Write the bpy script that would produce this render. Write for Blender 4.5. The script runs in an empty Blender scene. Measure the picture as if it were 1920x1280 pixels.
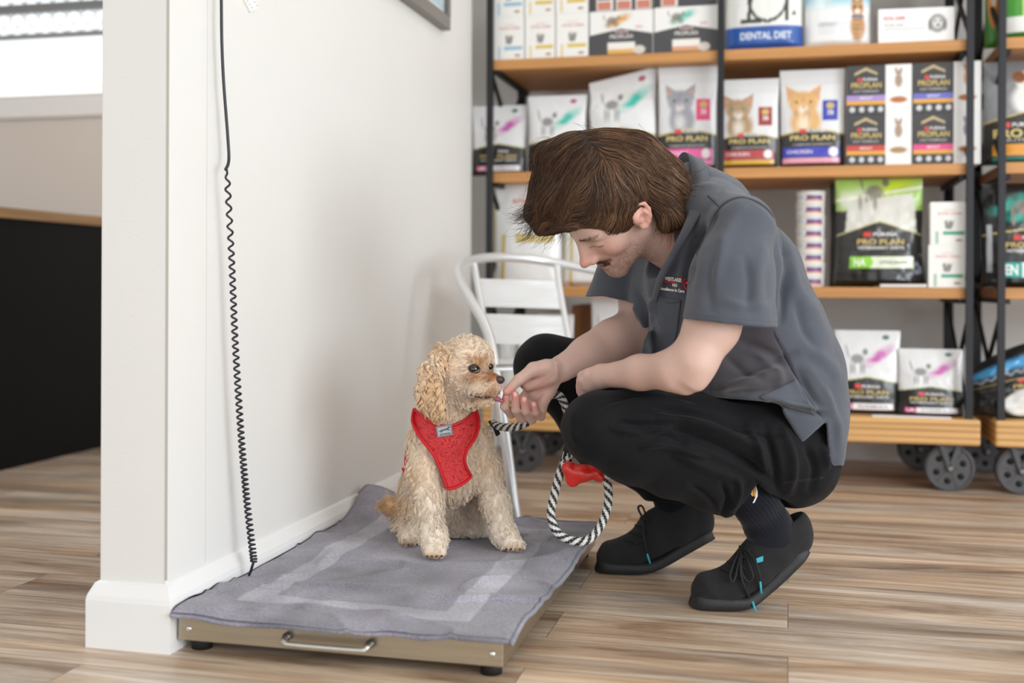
import bpy, bmesh, math, random
import numpy as np
from mathutils import Vector, Matrix
random.seed(7); np.random.seed(7)
COL=bpy.context.scene.collection
pi=math.pi
# ---------- camera calibration (room axes: x along the shelving, y along the left wall, z up) ----------
F=2130.;H=.68;HY=531.;RL=.004;A=math.atan(520/2130.);cA=math.cos(A);sA=math.sin(A)
def uvp(px,py):
    dx=px-960.;dy=py-HY
    return dx+dy*RL, dy-dx*RL
def PC(px,py,D):
    u,v=uvp(px,py); return np.array([u*D/F,D,H-v*D/F])
def c2w(p):
    p=np.asarray(p,float); q=p.copy()
    q[...,0]=p[...,0]*cA-p[...,1]*sA; q[...,1]=p[...,0]*sA+p[...,1]*cA
    return q
def P(px,py,D): return c2w(PC(px,py,D))
def YP(px,py,y):
    u,v=uvp(px,py); return P(px,py,y/(u/F*sA+cA))
def XP(px,py,x):
    u,v=uvp(px,py); return P(px,py,x/(u/F*cA-sA))
def SX(px,y): return float(YP(px,531,y)[0])
def srgb(h):
    h=h.lstrip('#'); r=[int(h[i:i+2],16)/255 for i in (0,2,4)]
    return tuple((c/12.92 if c<=.04045 else ((c+.055)/1.055)**2.4) for c in r)
# ---------- materials ----------
class NT:
    def __init__(s,m): s.t=m.node_tree; s.n=s.t.nodes; s.l=s.t.links
    def add(s,ty,**k):
        n=s.n.new(ty)
        for a,b in k.items(): setattr(n,a,b)
        return n
    def link(s,a,b): s.l.new(a,b)
def mat(name,col=(.8,.8,.8),rough=.5,metal=0,bump=0,bscale=60,spec=.5,coat=0,var=0,vscale=8,attr=None,sheen=0,sss=0,trans=0,emis=None,estr=0,stretch=None,bdet=4,aniso=0,coord='Object'):
    if isinstance(col,str): col=srgb(col)
    m=bpy.data.materials.new(name); m.use_nodes=True; t=NT(m)
    b=t.n['Principled BSDF']; b.inputs['Base Color'].default_value=(*col,1)
    b.inputs['Roughness'].default_value=rough; b.inputs['Metallic'].default_value=metal
    b.inputs['Specular IOR Level'].default_value=spec; b.inputs['Coat Weight'].default_value=coat
    b.inputs['Coat Roughness'].default_value=.12
    b.inputs['Sheen Weight'].default_value=sheen; b.inputs['Transmission Weight'].default_value=trans
    if sss: 
        b.inputs['Subsurface Weight'].default_value=sss; b.inputs['Subsurface Radius'].default_value=(1,.35,.18); b.inputs['Subsurface Scale'].default_value=.008
    if emis: b.inputs['Emission Color'].default_value=(*emis,1); b.inputs['Emission Strength'].default_value=estr
    src=None
    if attr:
        at=t.add('ShaderNodeVertexColor'); at.layer_name=attr; src=at.outputs['Color']; t.link(src,b.inputs['Base Color'])
    tc=t.add('ShaderNodeTexCoord'); mp=t.add('ShaderNodeMapping'); t.link(tc.outputs[coord],mp.inputs[0])
    if stretch: mp.inputs['Scale'].default_value=stretch
    if var:
        nz=t.add('ShaderNodeTexNoise'); nz.inputs['Scale'].default_value=vscale; nz.inputs['Detail'].default_value=5
        t.link(mp.outputs[0],nz.inputs['Vector'])
        mr=t.add('ShaderNodeMapRange'); mr.inputs[1].default_value=.3; mr.inputs[2].default_value=.7; mr.inputs[3].default_value=1-var; mr.inputs[4].default_value=1+var
        t.link(nz.outputs[0],mr.inputs[0])
        mx=t.add('ShaderNodeMix'); mx.data_type='RGBA'; mx.blend_type='MULTIPLY'; mx.inputs[0].default_value=1
        if src: t.link(src,mx.inputs[6])
        else: mx.inputs[6].default_value=(*col,1)
        t.link(mr.outputs[0],mx.inputs[7]); t.link(mx.outputs[2],b.inputs['Base Color'])
    if bump:
        n2=t.add('ShaderNodeTexNoise'); n2.inputs['Scale'].default_value=bscale; n2.inputs['Detail'].default_value=bdet
        t.link(mp.outputs[0],n2.inputs['Vector'])
        bp=t.add('ShaderNodeBump'); bp.inputs['Strength'].default_value=min(bump,1); bp.inputs['Distance'].default_value=.002 if bump<=1 else .002*bump
        t.link(n2.outputs[0],bp.inputs['Height']); t.link(bp.outputs[0],b.inputs['Normal'])
    return m
# ---------- mesh builder ----------
class MB:
    def __init__(s): s.v=[];s.f=[];s.m=[];s.mats=[];s.smooth=[]
    def mi(s,m):
        if m not in s.mats: s.mats.append(m)
        return s.mats.index(m)
    def add(s,vs,fs,m,smooth=False):
        o=len(s.v); s.v.extend([tuple(map(float,v)) for v in vs]); k=s.mi(m)
        for f in fs: s.f.append(tuple(int(i)+o for i in f)); s.m.append(k); s.smooth.append(smooth)
    def box(s,x0,x1,y0,y1,z0,z1,m,M=None,bev=0):
        if bev:
            b=min(bev,abs(x1-x0)/2.01,abs(y1-y0)/2.01,abs(z1-z0)/2.01)
            bm=bmesh.new(); bmesh.ops.create_cube(bm,size=1)
            bmesh.ops.scale(bm,vec=(x1-x0,y1-y0,z1-z0),verts=bm.verts); bmesh.ops.translate(bm,vec=((x0+x1)/2,(y0+y1)/2,(z0+z1)/2),verts=bm.verts)
            bmesh.ops.bevel(bm,geom=bm.edges[:]+bm.verts[:],offset=b,segments=2,profile=.5,affect='EDGES')
            vs=[tuple(v.co) for v in bm.verts]; bm.verts.index_update(); fs=[[v.index for v in f.verts] for f in bm.faces]; bm.free()
        else:
            vs=[(x,y,z) for x in (x0,x1) for y in (y0,y1) for z in (z0,z1)]
            fs=[(0,1,3,2),(4,6,7,5),(0,4,5,1),(2,3,7,6),(0,2,6,4),(1,5,7,3)]
        if M is not None: vs=[tuple(M@Vector(v)) for v in vs]
        s.add(vs,fs,m)
    def beam(s,p0,p1,w,h,m,up=(0,0,1)):
        p0=Vector(p0);p1=Vector(p1);d=(p1-p0);L=d.length;d.normalize();u=Vector(up)
        x=d.cross(u)
        if x.length<1e-4: x=Vector((1,0,0))
        x.normalize();y=x.cross(d).normalized()
        vs=[p0+x*(a*w/2)+y*(b*h/2)+d*(t*L) for a in(-1,1) for b in(-1,1) for t in (0,1)]
        s.add(vs,[(0,1,3,2),(4,6,7,5),(0,4,5,1),(2,3,7,6),(0,2,6,4),(1,5,7,3)],m)
    def tube(s,pts,r,m,n=12,closed=False,cap=True,sm=True,flat=1.,twist=None):
        pts=np.array([tuple(p) for p in pts],float); N=len(pts)
        rr=np.ones(N)*r if np.isscalar(r) else np.array(r,float)
        if closed: t=np.roll(pts,-1,0)-np.roll(pts,1,0)
        else: t=np.gradient(pts,axis=0)
        t/=np.linalg.norm(t,axis=1)[:,None]+1e-12
        ref=np.array([0,0,1.]) if abs(t[0][2])<.9 else np.array([1.,0,0])
        nrm=np.cross(t[0],ref);nrm/=np.linalg.norm(nrm)
        vs=[];ang=np.linspace(0,2*pi,n,endpoint=False)
        for i in range(N):
            nrm=nrm-t[i]*nrm.dot(t[i]);nrm/=np.linalg.norm(nrm);b=np.cross(t[i],nrm)
            for a in ang: vs.append(pts[i]+rr[i]*(math.cos(a)*nrm+math.sin(a)*b*flat))
        fs=[]
        for i in range(N if closed else N-1):
            j=(i+1)%N
            for k in range(n):
                k2=(k+1)%n; fs.append((i*n+k,i*n+k2,j*n+k2,j*n+k))
        if cap and not closed: fs.append(tuple(range(n))[::-1]); fs.append(tuple((N-1)*n+k for k in range(n)))
        s.add(vs,fs,m,sm)
    def cyl(s,p0,p1,r,m,n=24,r1=None,sm=True):
        s.tube([p0,p1],[r,r if r1 is None else r1],m,n=n,sm=sm)
    def lathe(s,prof,m,M=None,n=32,sm=True):
        vs=[];fs=[];L=len(prof)
        for i in range(n):
            a=2*pi*i/n
            for r,z in prof: vs.append((r*math.cos(a),r*math.sin(a),z))
        for i in range(n):
            j=(i+1)%n
            for k in range(L-1): fs.append((i*L+k,j*L+k,j*L+k+1,i*L+k+1))
        if M is not None: vs=[tuple(M@Vector(v)) for v in vs]
        s.add(vs,fs,m,sm)
    def prism(s,poly,y0,y1,m,M=None,sm=False):
        n=len(poly); vs=[(x,y0,z) for x,z in poly]+[(x,y1,z) for x,z in poly]
        fs=[tuple(range(n)),tuple(range(2*n-1,n-1,-1))]+[(i,i+n,(i+1)%n+n,(i+1)%n) for i in range(n)]
        if M is not None: vs=[tuple(M@Vector(v)) for v in vs]
        s.add(vs,fs,m,sm)
    def sphere(s,c,r,m,n=16,M=None):
        vs=[];fs=[]; r=(r,r,r) if np.isscalar(r) else r; k=n//2
        for i in range(k+1):
            th=pi*i/k
            for j in range(n):
                p=Vector((r[0]*math.sin(th)*math.cos(2*pi*j/n),r[1]*math.sin(th)*math.sin(2*pi*j/n),r[2]*math.cos(th)))
                if M is not None: p=M@p
                vs.append((c[0]+p.x,c[1]+p.y,c[2]+p.z))
        for i in range(k):
            for j in range(n):
                j2=(j+1)%n; fs.append((i*n+j,(i+1)*n+j,(i+1)*n+j2,i*n+j2))
        s.add(vs,fs,m,True)
    def build(s,name,parent=None,loc=None):
        me=bpy.data.meshes.new(name); me.from_pydata(s.v,[],s.f); 
        for m in s.mats: me.materials.append(m)
        me.polygons.foreach_set('material_index',s.m); me.polygons.foreach_set('use_smooth',s.smooth); me.update()
        bm=bmesh.new(); bm.from_mesh(me); bmesh.ops.recalc_face_normals(bm,faces=bm.faces) if len(bm.faces)<60000 else None; bm.to_mesh(me); bm.free()
        return link(name,me,parent,loc)
def link(name,me,parent=None,loc=None):
    o=bpy.data.objects.new(name,me); COL.objects.link(o)
    if parent is not None: o.parent=parent
    if loc is not None: o.location=loc
    return o
def empty(name,loc=(0,0,0),rz=0):
    o=bpy.data.objects.new(name,None); COL.objects.link(o); o.location=loc; o.rotation_euler=(0,0,rz); o.empty_display_size=.05
    return o
def tag(o,label=None,cat=None,group=None,kind=None):
    if label and len(label.split())>16: print('LONG',len(label.split()),label)
    if label: o['label']=label
    if cat: o['category']=cat
    if group: o['group']=group
    if kind: o['kind']=kind
    return o
def recenter(o):
    """move the object's origin to the base centre of its own geometry"""
    me=o.data; n=len(me.vertices); co=np.empty(n*3); me.vertices.foreach_get('co',co); co=co.reshape(-1,3)
    b=np.array([(co[:,0].min()+co[:,0].max())/2,(co[:,1].min()+co[:,1].max())/2,co[:,2].min()])
    me.vertices.foreach_set('co',(co-b).ravel()); me.update(); o.location=Vector(b)+o.location
    return o
def setcols(me,cols,name='Col'):
    a=me.color_attributes.new(name,'FLOAT_COLOR','POINT'); c=np.ones((len(me.vertices),4),np.float32); c[:,:3]=cols; a.data.foreach_set('color',c.ravel())
def catmull(pts,n=8,closed=False):
    pts=np.array([tuple(p) for p in pts],float);N=len(pts);out=[]
    for i in range(N if closed else N-1):
        if closed: p0,p1,p2,p3=pts[(i-1)%N],pts[i],pts[(i+1)%N],pts[(i+2)%N]
        else: p0,p1,p2,p3=pts[max(i-1,0)],pts[i],pts[i+1],pts[min(i+2,N-1)]
        for k in range(n):
            t=k/n; out.append(.5*((2*p1)+(-p0+p2)*t+(2*p0-5*p1+4*p2-p3)*t*t+(-p0+3*p1-3*p2+p3)*t**3))
    if not closed: out.append(pts[-1])
    return np.array(out)
# ---------- value noise ----------
_rng=np.random.RandomState(3); _lat=_rng.rand(32,32,32)
def vnoise(p):
    p=np.asarray(p); i=np.floor(p).astype(int); f=p-i; f=f*f*(3-2*f); r=0
    for a in (0,1):
        for b in (0,1):
            for c in (0,1):
                w=(f[...,0] if a else 1-f[...,0])*(f[...,1] if b else 1-f[...,1])*(f[...,2] if c else 1-f[...,2])
                r=r+w*_lat[(i[...,0]+a)%32,(i[...,1]+b)%32,(i[...,2]+c)%32]
    return r*2-1
# ---------- implicit surfaces ----------
class SDF:
    """smooth union of rounded cones / ellipsoids in camera-aligned metres, meshed with surface nets"""
    def __init__(s): s.ops=[]
    def cone(s,a,b,ra,rb,k=.02,sub=False,tagc=0,flat=None):
        a=np.array(a,float);b=np.array(b,float); s.ops.append(('c',a,b,ra,rb,k,sub,tagc,flat)); return s
    def chain(s,pts,k=.02,tagc=0,sub=False,flat=None):
        for (a,ra),(b,rb) in zip(pts[:-1],pts[1:]): s.cone(a,b,ra,rb,k,sub,tagc,flat)
        return s
    def ell(s,c,r,R=None,k=.02,sub=False,tagc=0):
        s.ops.append(('e',np.array(c,float),np.array(r,float),np.eye(3) if R is None else np.array(R,float),0,k,sub,tagc,None)); return s
    def plane(s,p,n,k=.004,bb=None):   # cut away the side n points to, within optional bbox
        n=np.array(n,float); n/=np.linalg.norm(n); s.ops.append(('p',np.array(p,float),n,bb,0,k,True,0,None)); return s
    def fn(s,f,lo,hi,k=.01,sub=False,tagc=0): s.ops.append(('f',f,np.array(lo,float),np.array(hi,float),0,k,sub,tagc,None)); return s
    def d(s,o,q):
        if o[0]=='c':
            a,b,ra,rb=o[1:5]; ba=b-a; L2=ba.dot(ba)+1e-12; pa=q-a
            if o[8] is not None:   # flattened along an axis: (axis, factor)
                ax,fa=o[8]; ax=np.array(ax,float); ax/=np.linalg.norm(ax)
                t=np.clip((pa@ba)/L2,0,1); w=pa-t[...,None]*ba; comp=(w@ax)[...,None]*ax
                w=w-comp+comp*fa; return (np.linalg.norm(w,axis=-1)-(ra+(rb-ra)*t))
            t=np.clip((pa@ba)/L2,0,1); return np.linalg.norm(pa-t[...,None]*ba,axis=-1)-(ra+(rb-ra)*t)
        if o[0]=='e':
            w=(q-o[1])@o[3].T; r=o[2]; k0=np.linalg.norm(w/r,axis=-1); k1=np.linalg.norm(w/(r*r),axis=-1)+1e-9
            return k0*(k0-1)/k1
        if o[0]=='p': return -((q-o[1])@o[2])
        return o[1](q)
    def bbox(s,o,m):
        if o[0]=='c': 
            r=max(o[3],o[4]); 
            if o[8] is not None: r*=max(1,1/o[8][1])
            return np.minimum(o[1],o[2])-r-m, np.maximum(o[1],o[2])+r+m
        if o[0]=='e':
            e=np.abs(o[3].T@np.diag(o[2])).sum(1); return o[1]-e-m,o[1]+e+m
        if o[0]=='p': return (None,None) if o[3] is None else (np.array(o[3][0]),np.array(o[3][1]))
        return o[2]-m,o[3]+m
    def mesh(s,h,bounds=None):
        if bounds is None:
            bb=[s.bbox(o,h*2) for o in s.ops if not o[6]]; lo=np.min([b[0] for b in bb],0);hi=np.max([b[1] for b in bb],0)
        else: lo,hi=map(np.array,bounds)
        n=np.ceil((hi-lo)/h).astype(int)+1
        G=np.full(n,.5,np.float32)
        ax=[lo[i]+h*np.arange(n[i]) for i in range(3)]
        for o in s.ops:
            k=o[5]; l,u=s.bbox(o,k+h*2.5)
            if l is None: i0=np.zeros(3,int);i1=n.copy()
            else:
                i0=np.clip(np.floor((l-lo)/h).astype(int),0,n); i1=np.clip(np.ceil((u-lo)/h).astype(int)+1,0,n)
            if (i1<=i0).any(): continue
            q=np.stack(np.meshgrid(*[ax[i][i0[i]:i1[i]] for i in range(3)],indexing='ij'),-1)
            dd=s.d(o,q); sl=tuple(slice(i0[i],i1[i]) for i in range(3)); g=G[sl]
            if o[6]: # subtraction (smooth max with -d)
                e=-dd; hh=np.clip(.5-.5*(e-g)/k,0,1); G[sl]=e*(1-hh)+g*hh+k*hh*(1-hh)
            else:
                hh=np.clip(.5+.5*(g-dd)/k,0,1); G[sl]=g*(1-hh)+dd*hh-k*hh*(1-hh)
        ins=G<0
        c=np.zeros(tuple(n-1),np.uint8)
        for a in (0,1):
            for b in (0,1):
                for e in (0,1): c+=ins[a:n[0]-1+a,b:n[1]-1+b,e:n[2]-1+e]
        act=(c>0)&(c<8); idx=-np.ones(act.shape,np.int64); cells=np.argwhere(act); idx[act]=np.arange(len(cells))
        acc=np.zeros((len(cells),3));cnt=np.zeros(len(cells))
        ci,cj,ck=cells.T
        corners=[(a,b,e) for a in(0,1) for b in(0,1) for e in(0,1)]
        for p in corners:
            for d_ in range(3):
                if p[d_]==0:
                    q_=list(p);q_[d_]=1
                    g0=G[ci+p[0],cj+p[1],ck+p[2]];g1=G[ci+q_[0],cj+q_[1],ck+q_[2]]
                    m=(g0<0)!=(g1<0); t=np.where(m,g0/(g0-g1+1e-12),0)
                    pos=np.tile(np.array(p,float),(len(cells),1)); pos[:,d_]+=t
                    acc+=pos*m[:,None];cnt+=m
        V=lo+h*(cells+acc/np.maximum(cnt,1)[:,None])
        Q=[]
        for d_ in range(3):
            o1,o2=[(1,2),(2,0),(0,1)][d_]
            sh=[slice(0,n[i]) for i in range(3)]
            s0=list(sh);s1=list(sh);s0[d_]=slice(0,n[d_]-1);s1[d_]=slice(1,n[d_])
            a_=ins[tuple(s0)];b_=ins[tuple(s1)]; e=np.argwhere(a_!=b_)
            e=e[(e[:,o1]>0)&(e[:,o2]>0)&(e[:,o1]<n[o1]-1)&(e[:,o2]<n[o2]-1)]
            if len(e)==0: continue
            flip=a_[tuple(e.T)]
            def at(x,y):
                r=e.copy(); r[:,o1]-=x; r[:,o2]-=y; return idx[tuple(r.T)]
            q=np.stack([at(1,1),at(0,1),at(0,0),at(1,0)],1); q[~flip]=q[~flip][:,::-1]
            Q.append(q)
        Q=np.concatenate(Q)
        # relax a little
        return V,Q
def relax(V,Q,it=2,lam=.5):
    for _ in range(it):
        acc=np.zeros_like(V);cnt=np.zeros(len(V))
        for a,b in ((0,1),(1,2),(2,3),(3,0)):
            np.add.at(acc,Q[:,a],V[Q[:,b]]);np.add.at(cnt,Q[:,a],1);np.add.at(acc,Q[:,b],V[Q[:,a]]);np.add.at(cnt,Q[:,b],1)
        V=V+lam*(acc/np.maximum(cnt,1)[:,None]-V)
    return V
def normals(V,Q):
    n=np.cross(V[Q[:,2]]-V[Q[:,0]],V[Q[:,3]]-V[Q[:,1]]); N=np.zeros_like(V)
    for i in range(4): np.add.at(N,Q[:,i],n)
    return N/(np.linalg.norm(N,axis=1)[:,None]+1e-12)
def segd(V,a,b):
    a=np.array(a,float);b=np.array(b,float);ba=b-a;t=np.clip(((V-a)@ba)/(ba@ba+1e-12),0,1)
    return np.linalg.norm(V-a-t[:,None]*ba,axis=1),t
def polyd(V,pts):
    d=None
    for a,b in zip(pts[:-1],pts[1:]):
        q,_=segd(V,a,b); d=q if d is None else np.minimum(d,q)
    return d
def folds(V,N,lst):
    """lst: (polyline pts, amplitude, width); displaces along the normal with tapered ends"""
    off=np.zeros(len(V))
    for pts,amp,w in lst:
        pts=[np.array(p,float) for p in pts]; L=[0]
        for a,b in zip(pts[:-1],pts[1:]): L.append(L[-1]+np.linalg.norm(b-a))
        best=np.full(len(V),9.);s_=np.zeros(len(V))
        for i,(a,b) in enumerate(zip(pts[:-1],pts[1:])):
            d,t=segd(V,a,b); m=d<best; best[m]=d[m]; s_[m]=(L[i]+t[m]*(L[i+1]-L[i]))/L[-1]
        tap=np.clip(np.minimum(s_,1-s_)*4,0,1)**.7
        off+=amp*tap*np.exp(-(best/w)**2)
    return V+N*off[:,None]
def mkmesh(name,V,Q,mats,cols=None,parent=None,midx=None,smooth=True,world=True):
    me=bpy.data.meshes.new(name)
    if world: V=c2w(V)
    me.vertices.add(len(V)); me.vertices.foreach_set('co',V.astype(np.float32).ravel())
    k=Q.shape[1]; me.loops.add(len(Q)*k); me.loops.foreach_set('vertex_index',Q.astype(np.int32).ravel())
    me.polygons.add(len(Q)); me.polygons.foreach_set('loop_start',np.arange(len(Q),dtype=np.int32)*k)
    me.update(calc_edges=True); me.validate()
    for m in (mats if isinstance(mats,list) else [mats]): me.materials.append(m)
    if midx is not None and len(me.polygons)==len(midx): me.polygons.foreach_set('material_index',midx.astype(np.int32))
    me.polygons.foreach_set('use_smooth',[smooth]*len(me.polygons))
    if cols is not None: setcols(me,cols)
    o=link(name,me,None)
    if parent is not None:
        o.parent=parent; o.matrix_parent_inverse=parent_inv(parent)
    return o
def parent_inv(p):
    M=Matrix.LocRotScale(p.location,p.rotation_euler,p.scale); return M.inverted()
def attach(o,p):
    o.parent=p; o.matrix_parent_inverse=parent_inv(p); return o
# ---------- lettering ----------
_tc={}
def textgeo(s,bold=0):
    key=(s,bold)
    if key in _tc: return _tc[key]
    cu=bpy.data.curves.new('t','FONT'); cu.body=s; cu.size=1; cu.offset=.018*bold; cu.resolution_u=3
    ob=bpy.data.objects.new('t',cu); COL.objects.link(ob); dg=bpy.context.evaluated_depsgraph_get()
    me=bpy.data.meshes.new_from_object(ob.evaluated_get(dg)); V=np.array([v.co[:] for v in me.vertices]) if len(me.vertices) else np.zeros((0,3))
    fs=[tuple(p.vertices) for p in me.polygons]; bpy.data.objects.remove(ob); bpy.data.curves.remove(cu); bpy.data.meshes.remove(me)
    if len(V):
        V=V[:,:2]; lo=V.min(0);hi=V.max(0); V=(V-lo)/(hi-lo)
    _tc[key]=(V,fs); return _tc[key]
def put_text(mb,s,m,fn,u0,u1,v0,v1,bold=1):
    """lettering filling the rectangle u0..u1 x v0..v1 of the surface fn(u,v)->xyz"""
    V,fs=textgeo(s,bold)
    if len(V)==0: return
    U=u0+(u1-u0)*V[:,0]; W=v0+(v1-v0)*V[:,1]
    mb.add(fn(U,W),fs,m)
# =================== camera & light ===================
cam=bpy.data.cameras.new('camera'); co=bpy.data.objects.new('camera',cam); COL.objects.link(co)
cam.sensor_width=36; cam.lens=36*F/1920; cam.shift_y=-(640-HY)/1920; cam.clip_start=.05
co.location=(0,0,H); co.rotation_mode='XYZ'
co.matrix_world=Matrix.Translation((0,0,H))@Matrix.Rotation(A,4,'Z')@Matrix.Rotation(pi/2,4,'X')@Matrix.Rotation(RL,4,'Z')
cam.dof.use_dof=True; cam.dof.focus_distance=2.42; cam.dof.aperture_fstop=1.8
sc=bpy.context.scene; sc.camera=co; sc.cycles.max_bounces=14; sc.cycles.diffuse_bounces=8
vs=sc.view_settings; vs.view_transform='Standard'; vs.look='None'; vs.gamma=1; vs.exposure=-.27; vs.use_curve_mapping=False
w=bpy.data.worlds.new('world'); sc.world=w; w.use_nodes=True
w.node_tree.nodes['Background'].inputs[0].default_value=(.88,.945,1,1); w.node_tree.nodes['Background'].inputs[1].default_value=1.9
def area(name,loc,target,sx,sy,power,col=(1,1,1)):
    l=bpy.data.lights.new(name,'AREA'); l.shape='RECTANGLE'; l.size=sx; l.size_y=sy; l.energy=power; l.color=col
    o=bpy.data.objects.new(name,l); COL.objects.link(o); o.location=loc
    o.rotation_euler=(Vector(target)-Vector(loc)).to_track_quat('-Z','Y').to_euler(); return o
area('front_fill_light',(1.2,-2.3,1.3),(-.7,2.6,.35),3.2,2.4,14,(.91,.97,1))  # unseen area light added behind the camera as soft front fill
area('side_fill_light',(3.4,.0,1.25),(-1.1,2.6,.3),2.6,2.0,150,(.90,.96,1))  # added fill from out of view on the right, brightens the left wall
for i,(x,y) in enumerate(((.9,.9),(.3,3.3),(1.5,3.1),(2.4,2.2))):
    area('overhead_fill_light',(x,y,2.68),(x,y+.001,0),1.1,.5,4,(.93,.97,1))  # unseen fill lamps added overhead, partly to lift the shelves
area('back_room_fill_light',(-3.0,2.6,2.5),(-3.2,4,.8),1.5,1.5,46,(.95,.97,1))  # added unseen lamp that brightens the far room's rear wall
# =================== setting ===================
WX=-1.113; WY=1.884; WT=.139; WEND=3.937
M={}
M['wall']=mat('painted_wall_white','#e6e5e2',.55,bump=.15,bscale=180,var=.012,vscale=3)
M['skirt']=mat('gloss_skirting_white','#ededec',.35,bump=.05,bscale=60)
M['greywall']=mat('painted_wall_grey','#cecfcc',.6,var=.02,vscale=2)
M['rearwall']=mat('painted_wall_pinkish','#d9d1c9',.6,var=.015,vscale=2)
M['ceil']=mat('ceiling_white','#f1efeb',.7)
def floor_mat():
    m=bpy.data.materials.new('vinyl_plank_floor'); m.use_nodes=True; t=NT(m); b=t.n['Principled BSDF']
    tc=t.add('ShaderNodeTexCoord')
    br=t.add('ShaderNodeTexBrick'); br.offset=.37; br.inputs['Scale'].default_value=1; br.inputs['Brick Width'].default_value=1.22; br.inputs['Row Height'].default_value=.178
    br.inputs['Mortar Size'].default_value=.0011; br.inputs['Mortar Smooth'].default_value=.2; br.inputs['Bias'].default_value=0
    br.inputs['Color1'].default_value=(0,0,0,1); br.inputs['Color2'].default_value=(1,1,1,1); br.inputs['Mortar'].default_value=(.5,.5,.5,1)
    t.link(tc.outputs['Object'],br.inputs['Vector'])
    # per-plank offset
    sep=t.add('ShaderNodeSeparateXYZ'); t.link(tc.outputs['Object'],sep.inputs[0])
    dv=t.add('ShaderNodeMath',operation='DIVIDE'); t.link(sep.outputs[1],dv.inputs[0]); dv.inputs[1].default_value=.178
    fl=t.add('ShaderNodeMath',operation='FLOOR'); t.link(dv.outputs[0],fl.inputs[0])
    ml=t.add('ShaderNodeMath',operation='MULTIPLY'); t.link(fl.outputs[0],ml.inputs[0]); ml.inputs[1].default_value=7.31
    bw=t.add('ShaderNodeMath',operation='MULTIPLY_ADD'); t.link(br.outputs['Color'],bw.inputs[0]); bw.inputs[1].default_value=13.7; t.link(ml.outputs[0],bw.inputs[2])
    cb=t.add('ShaderNodeCombineXYZ'); t.link(sep.outputs[0],cb.inputs[0]); t.link(sep.outputs[1],cb.inputs[1]); t.link(bw.outputs[0],cb.inputs[2])
    def noise(sx,sy,sc_,det,rg=.6,dist=0):
        mp=t.add('ShaderNodeMapping'); mp.inputs['Scale'].default_value=(sx,sy,1); t.link(cb.outputs[0],mp.inputs[0])
        n=t.add('ShaderNodeTexNoise'); n.inputs['Scale'].default_value=sc_; n.inputs['Detail'].default_value=det; n.inputs['Roughness'].default_value=rg; n.inputs['Distortion'].default_value=dist
        t.link(mp.outputs[0],n.inputs['Vector']); return n
    n1=noise(.8,7.5,1.0,7,.66,.9)      # broad streaks
    n2=noise(2.2,48,1.,6,.75,.5)       # fine grain
    n3=noise(.9,4.5,1.1,3,.6,.4)          # tone patches
    r=t.add('ShaderNodeValToRGB'); e=r.color_ramp.elements
    e[0].position=.30; e[0].color=(*srgb('#6b5a4b'),1); e[1].position=.70; e[1].color=(*srgb('#e6dccf'),1)
    for p,c in ((.38,'#98826d'),(.47,'#bba894'),(.56,'#d3c5b4')): q=e.new(p); q.color=(*srgb(c),1)
    t.link(n1.outputs[0],r.inputs[0])
    r2=t.add('ShaderNodeValToRGB'); e=r2.color_ramp.elements
    e[0].position=.33; e[0].color=(.60,.56,.52,1); e[1].position=.56; e[1].color=(1.06,1.05,1.04,1); t.link(n2.outputs[0],r2.inputs[0])
    mx=t.add('ShaderNodeMix'); mx.data_type='RGBA'; mx.blend_type='MULTIPLY'; mx.inputs[0].default_value=.9; t.link(r.outputs[0],mx.inputs[6]); t.link(r2.outputs[0],mx.inputs[7])
    r3=t.add('ShaderNodeValToRGB'); e=r3.color_ramp.elements
    e[0].position=.35; e[0].color=(.88,.92,.98,1); e[1].position=.65; e[1].color=(1.12,.99,.86,1); t.link(n3.outputs[0],r3.inputs[0])
    m2=t.add('ShaderNodeMix'); m2.data_type='RGBA'; m2.blend_type='MULTIPLY'; m2.inputs[0].default_value=1; t.link(mx.outputs[2],m2.inputs[6]); t.link(r3.outputs[0],m2.inputs[7])
    m3=t.add('ShaderNodeMix'); m3.data_type='RGBA'; t.link(br.outputs['Fac'],m3.inputs[0]); t.link(m2.outputs[2],m3.inputs[6]); m3.inputs[7].default_value=(*srgb('#857361'),1)
    t.link(m3.outputs[2],b.inputs['Base Color']); b.inputs['Roughness'].default_value=.36; b.inputs['Specular IOR Level'].default_value=.35
    bp=t.add('ShaderNodeBump'); bp.inputs['Strength'].default_value=.25; bp.inputs['Distance'].default_value=.001; t.link(n2.outputs[0],bp.inputs['Height']); t.link(bp.outputs[0],b.inputs['Normal'])
    return m
def sbox(name,x0,x1,y0,y1,z0,z1,m,bev=0,kind='structure'):
    b=MB(); b.box(x0,x1,y0,y1,z0,z1,m,bev=bev); o=b.build(name)
    if kind: o['kind']=kind
    return o
fb=sbox('floor',-6,4.5,-3.2,6.2,-.06,0,floor_mat())
sbox('ceiling',-6,4.5,-3.2,6.2,2.72,2.8,M['ceil'])
# left wall: thin stud wall ending in a free edge toward the viewer, panel seams near the end
b=MB(); b.box(WX-WT,WX,WY,WEND,0,2.72,M['wall'],bev=.002)
wl=b.build('wall_left'); tag(wl,kind='structure')
b=MB(); cr=mat('panel_seam','#b9b5ac',.8)
b.box(WX-.004,WX+.0006,WY-.0006,WY+.0012,.13,2.72,cr); b.box(WX-.01,WX+.0004,2.025,2.027,.13,2.72,mat('soft_seam','#cfcbc3',.8))
tag(b.build('trim_1',parent=None),kind='structure')
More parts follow.
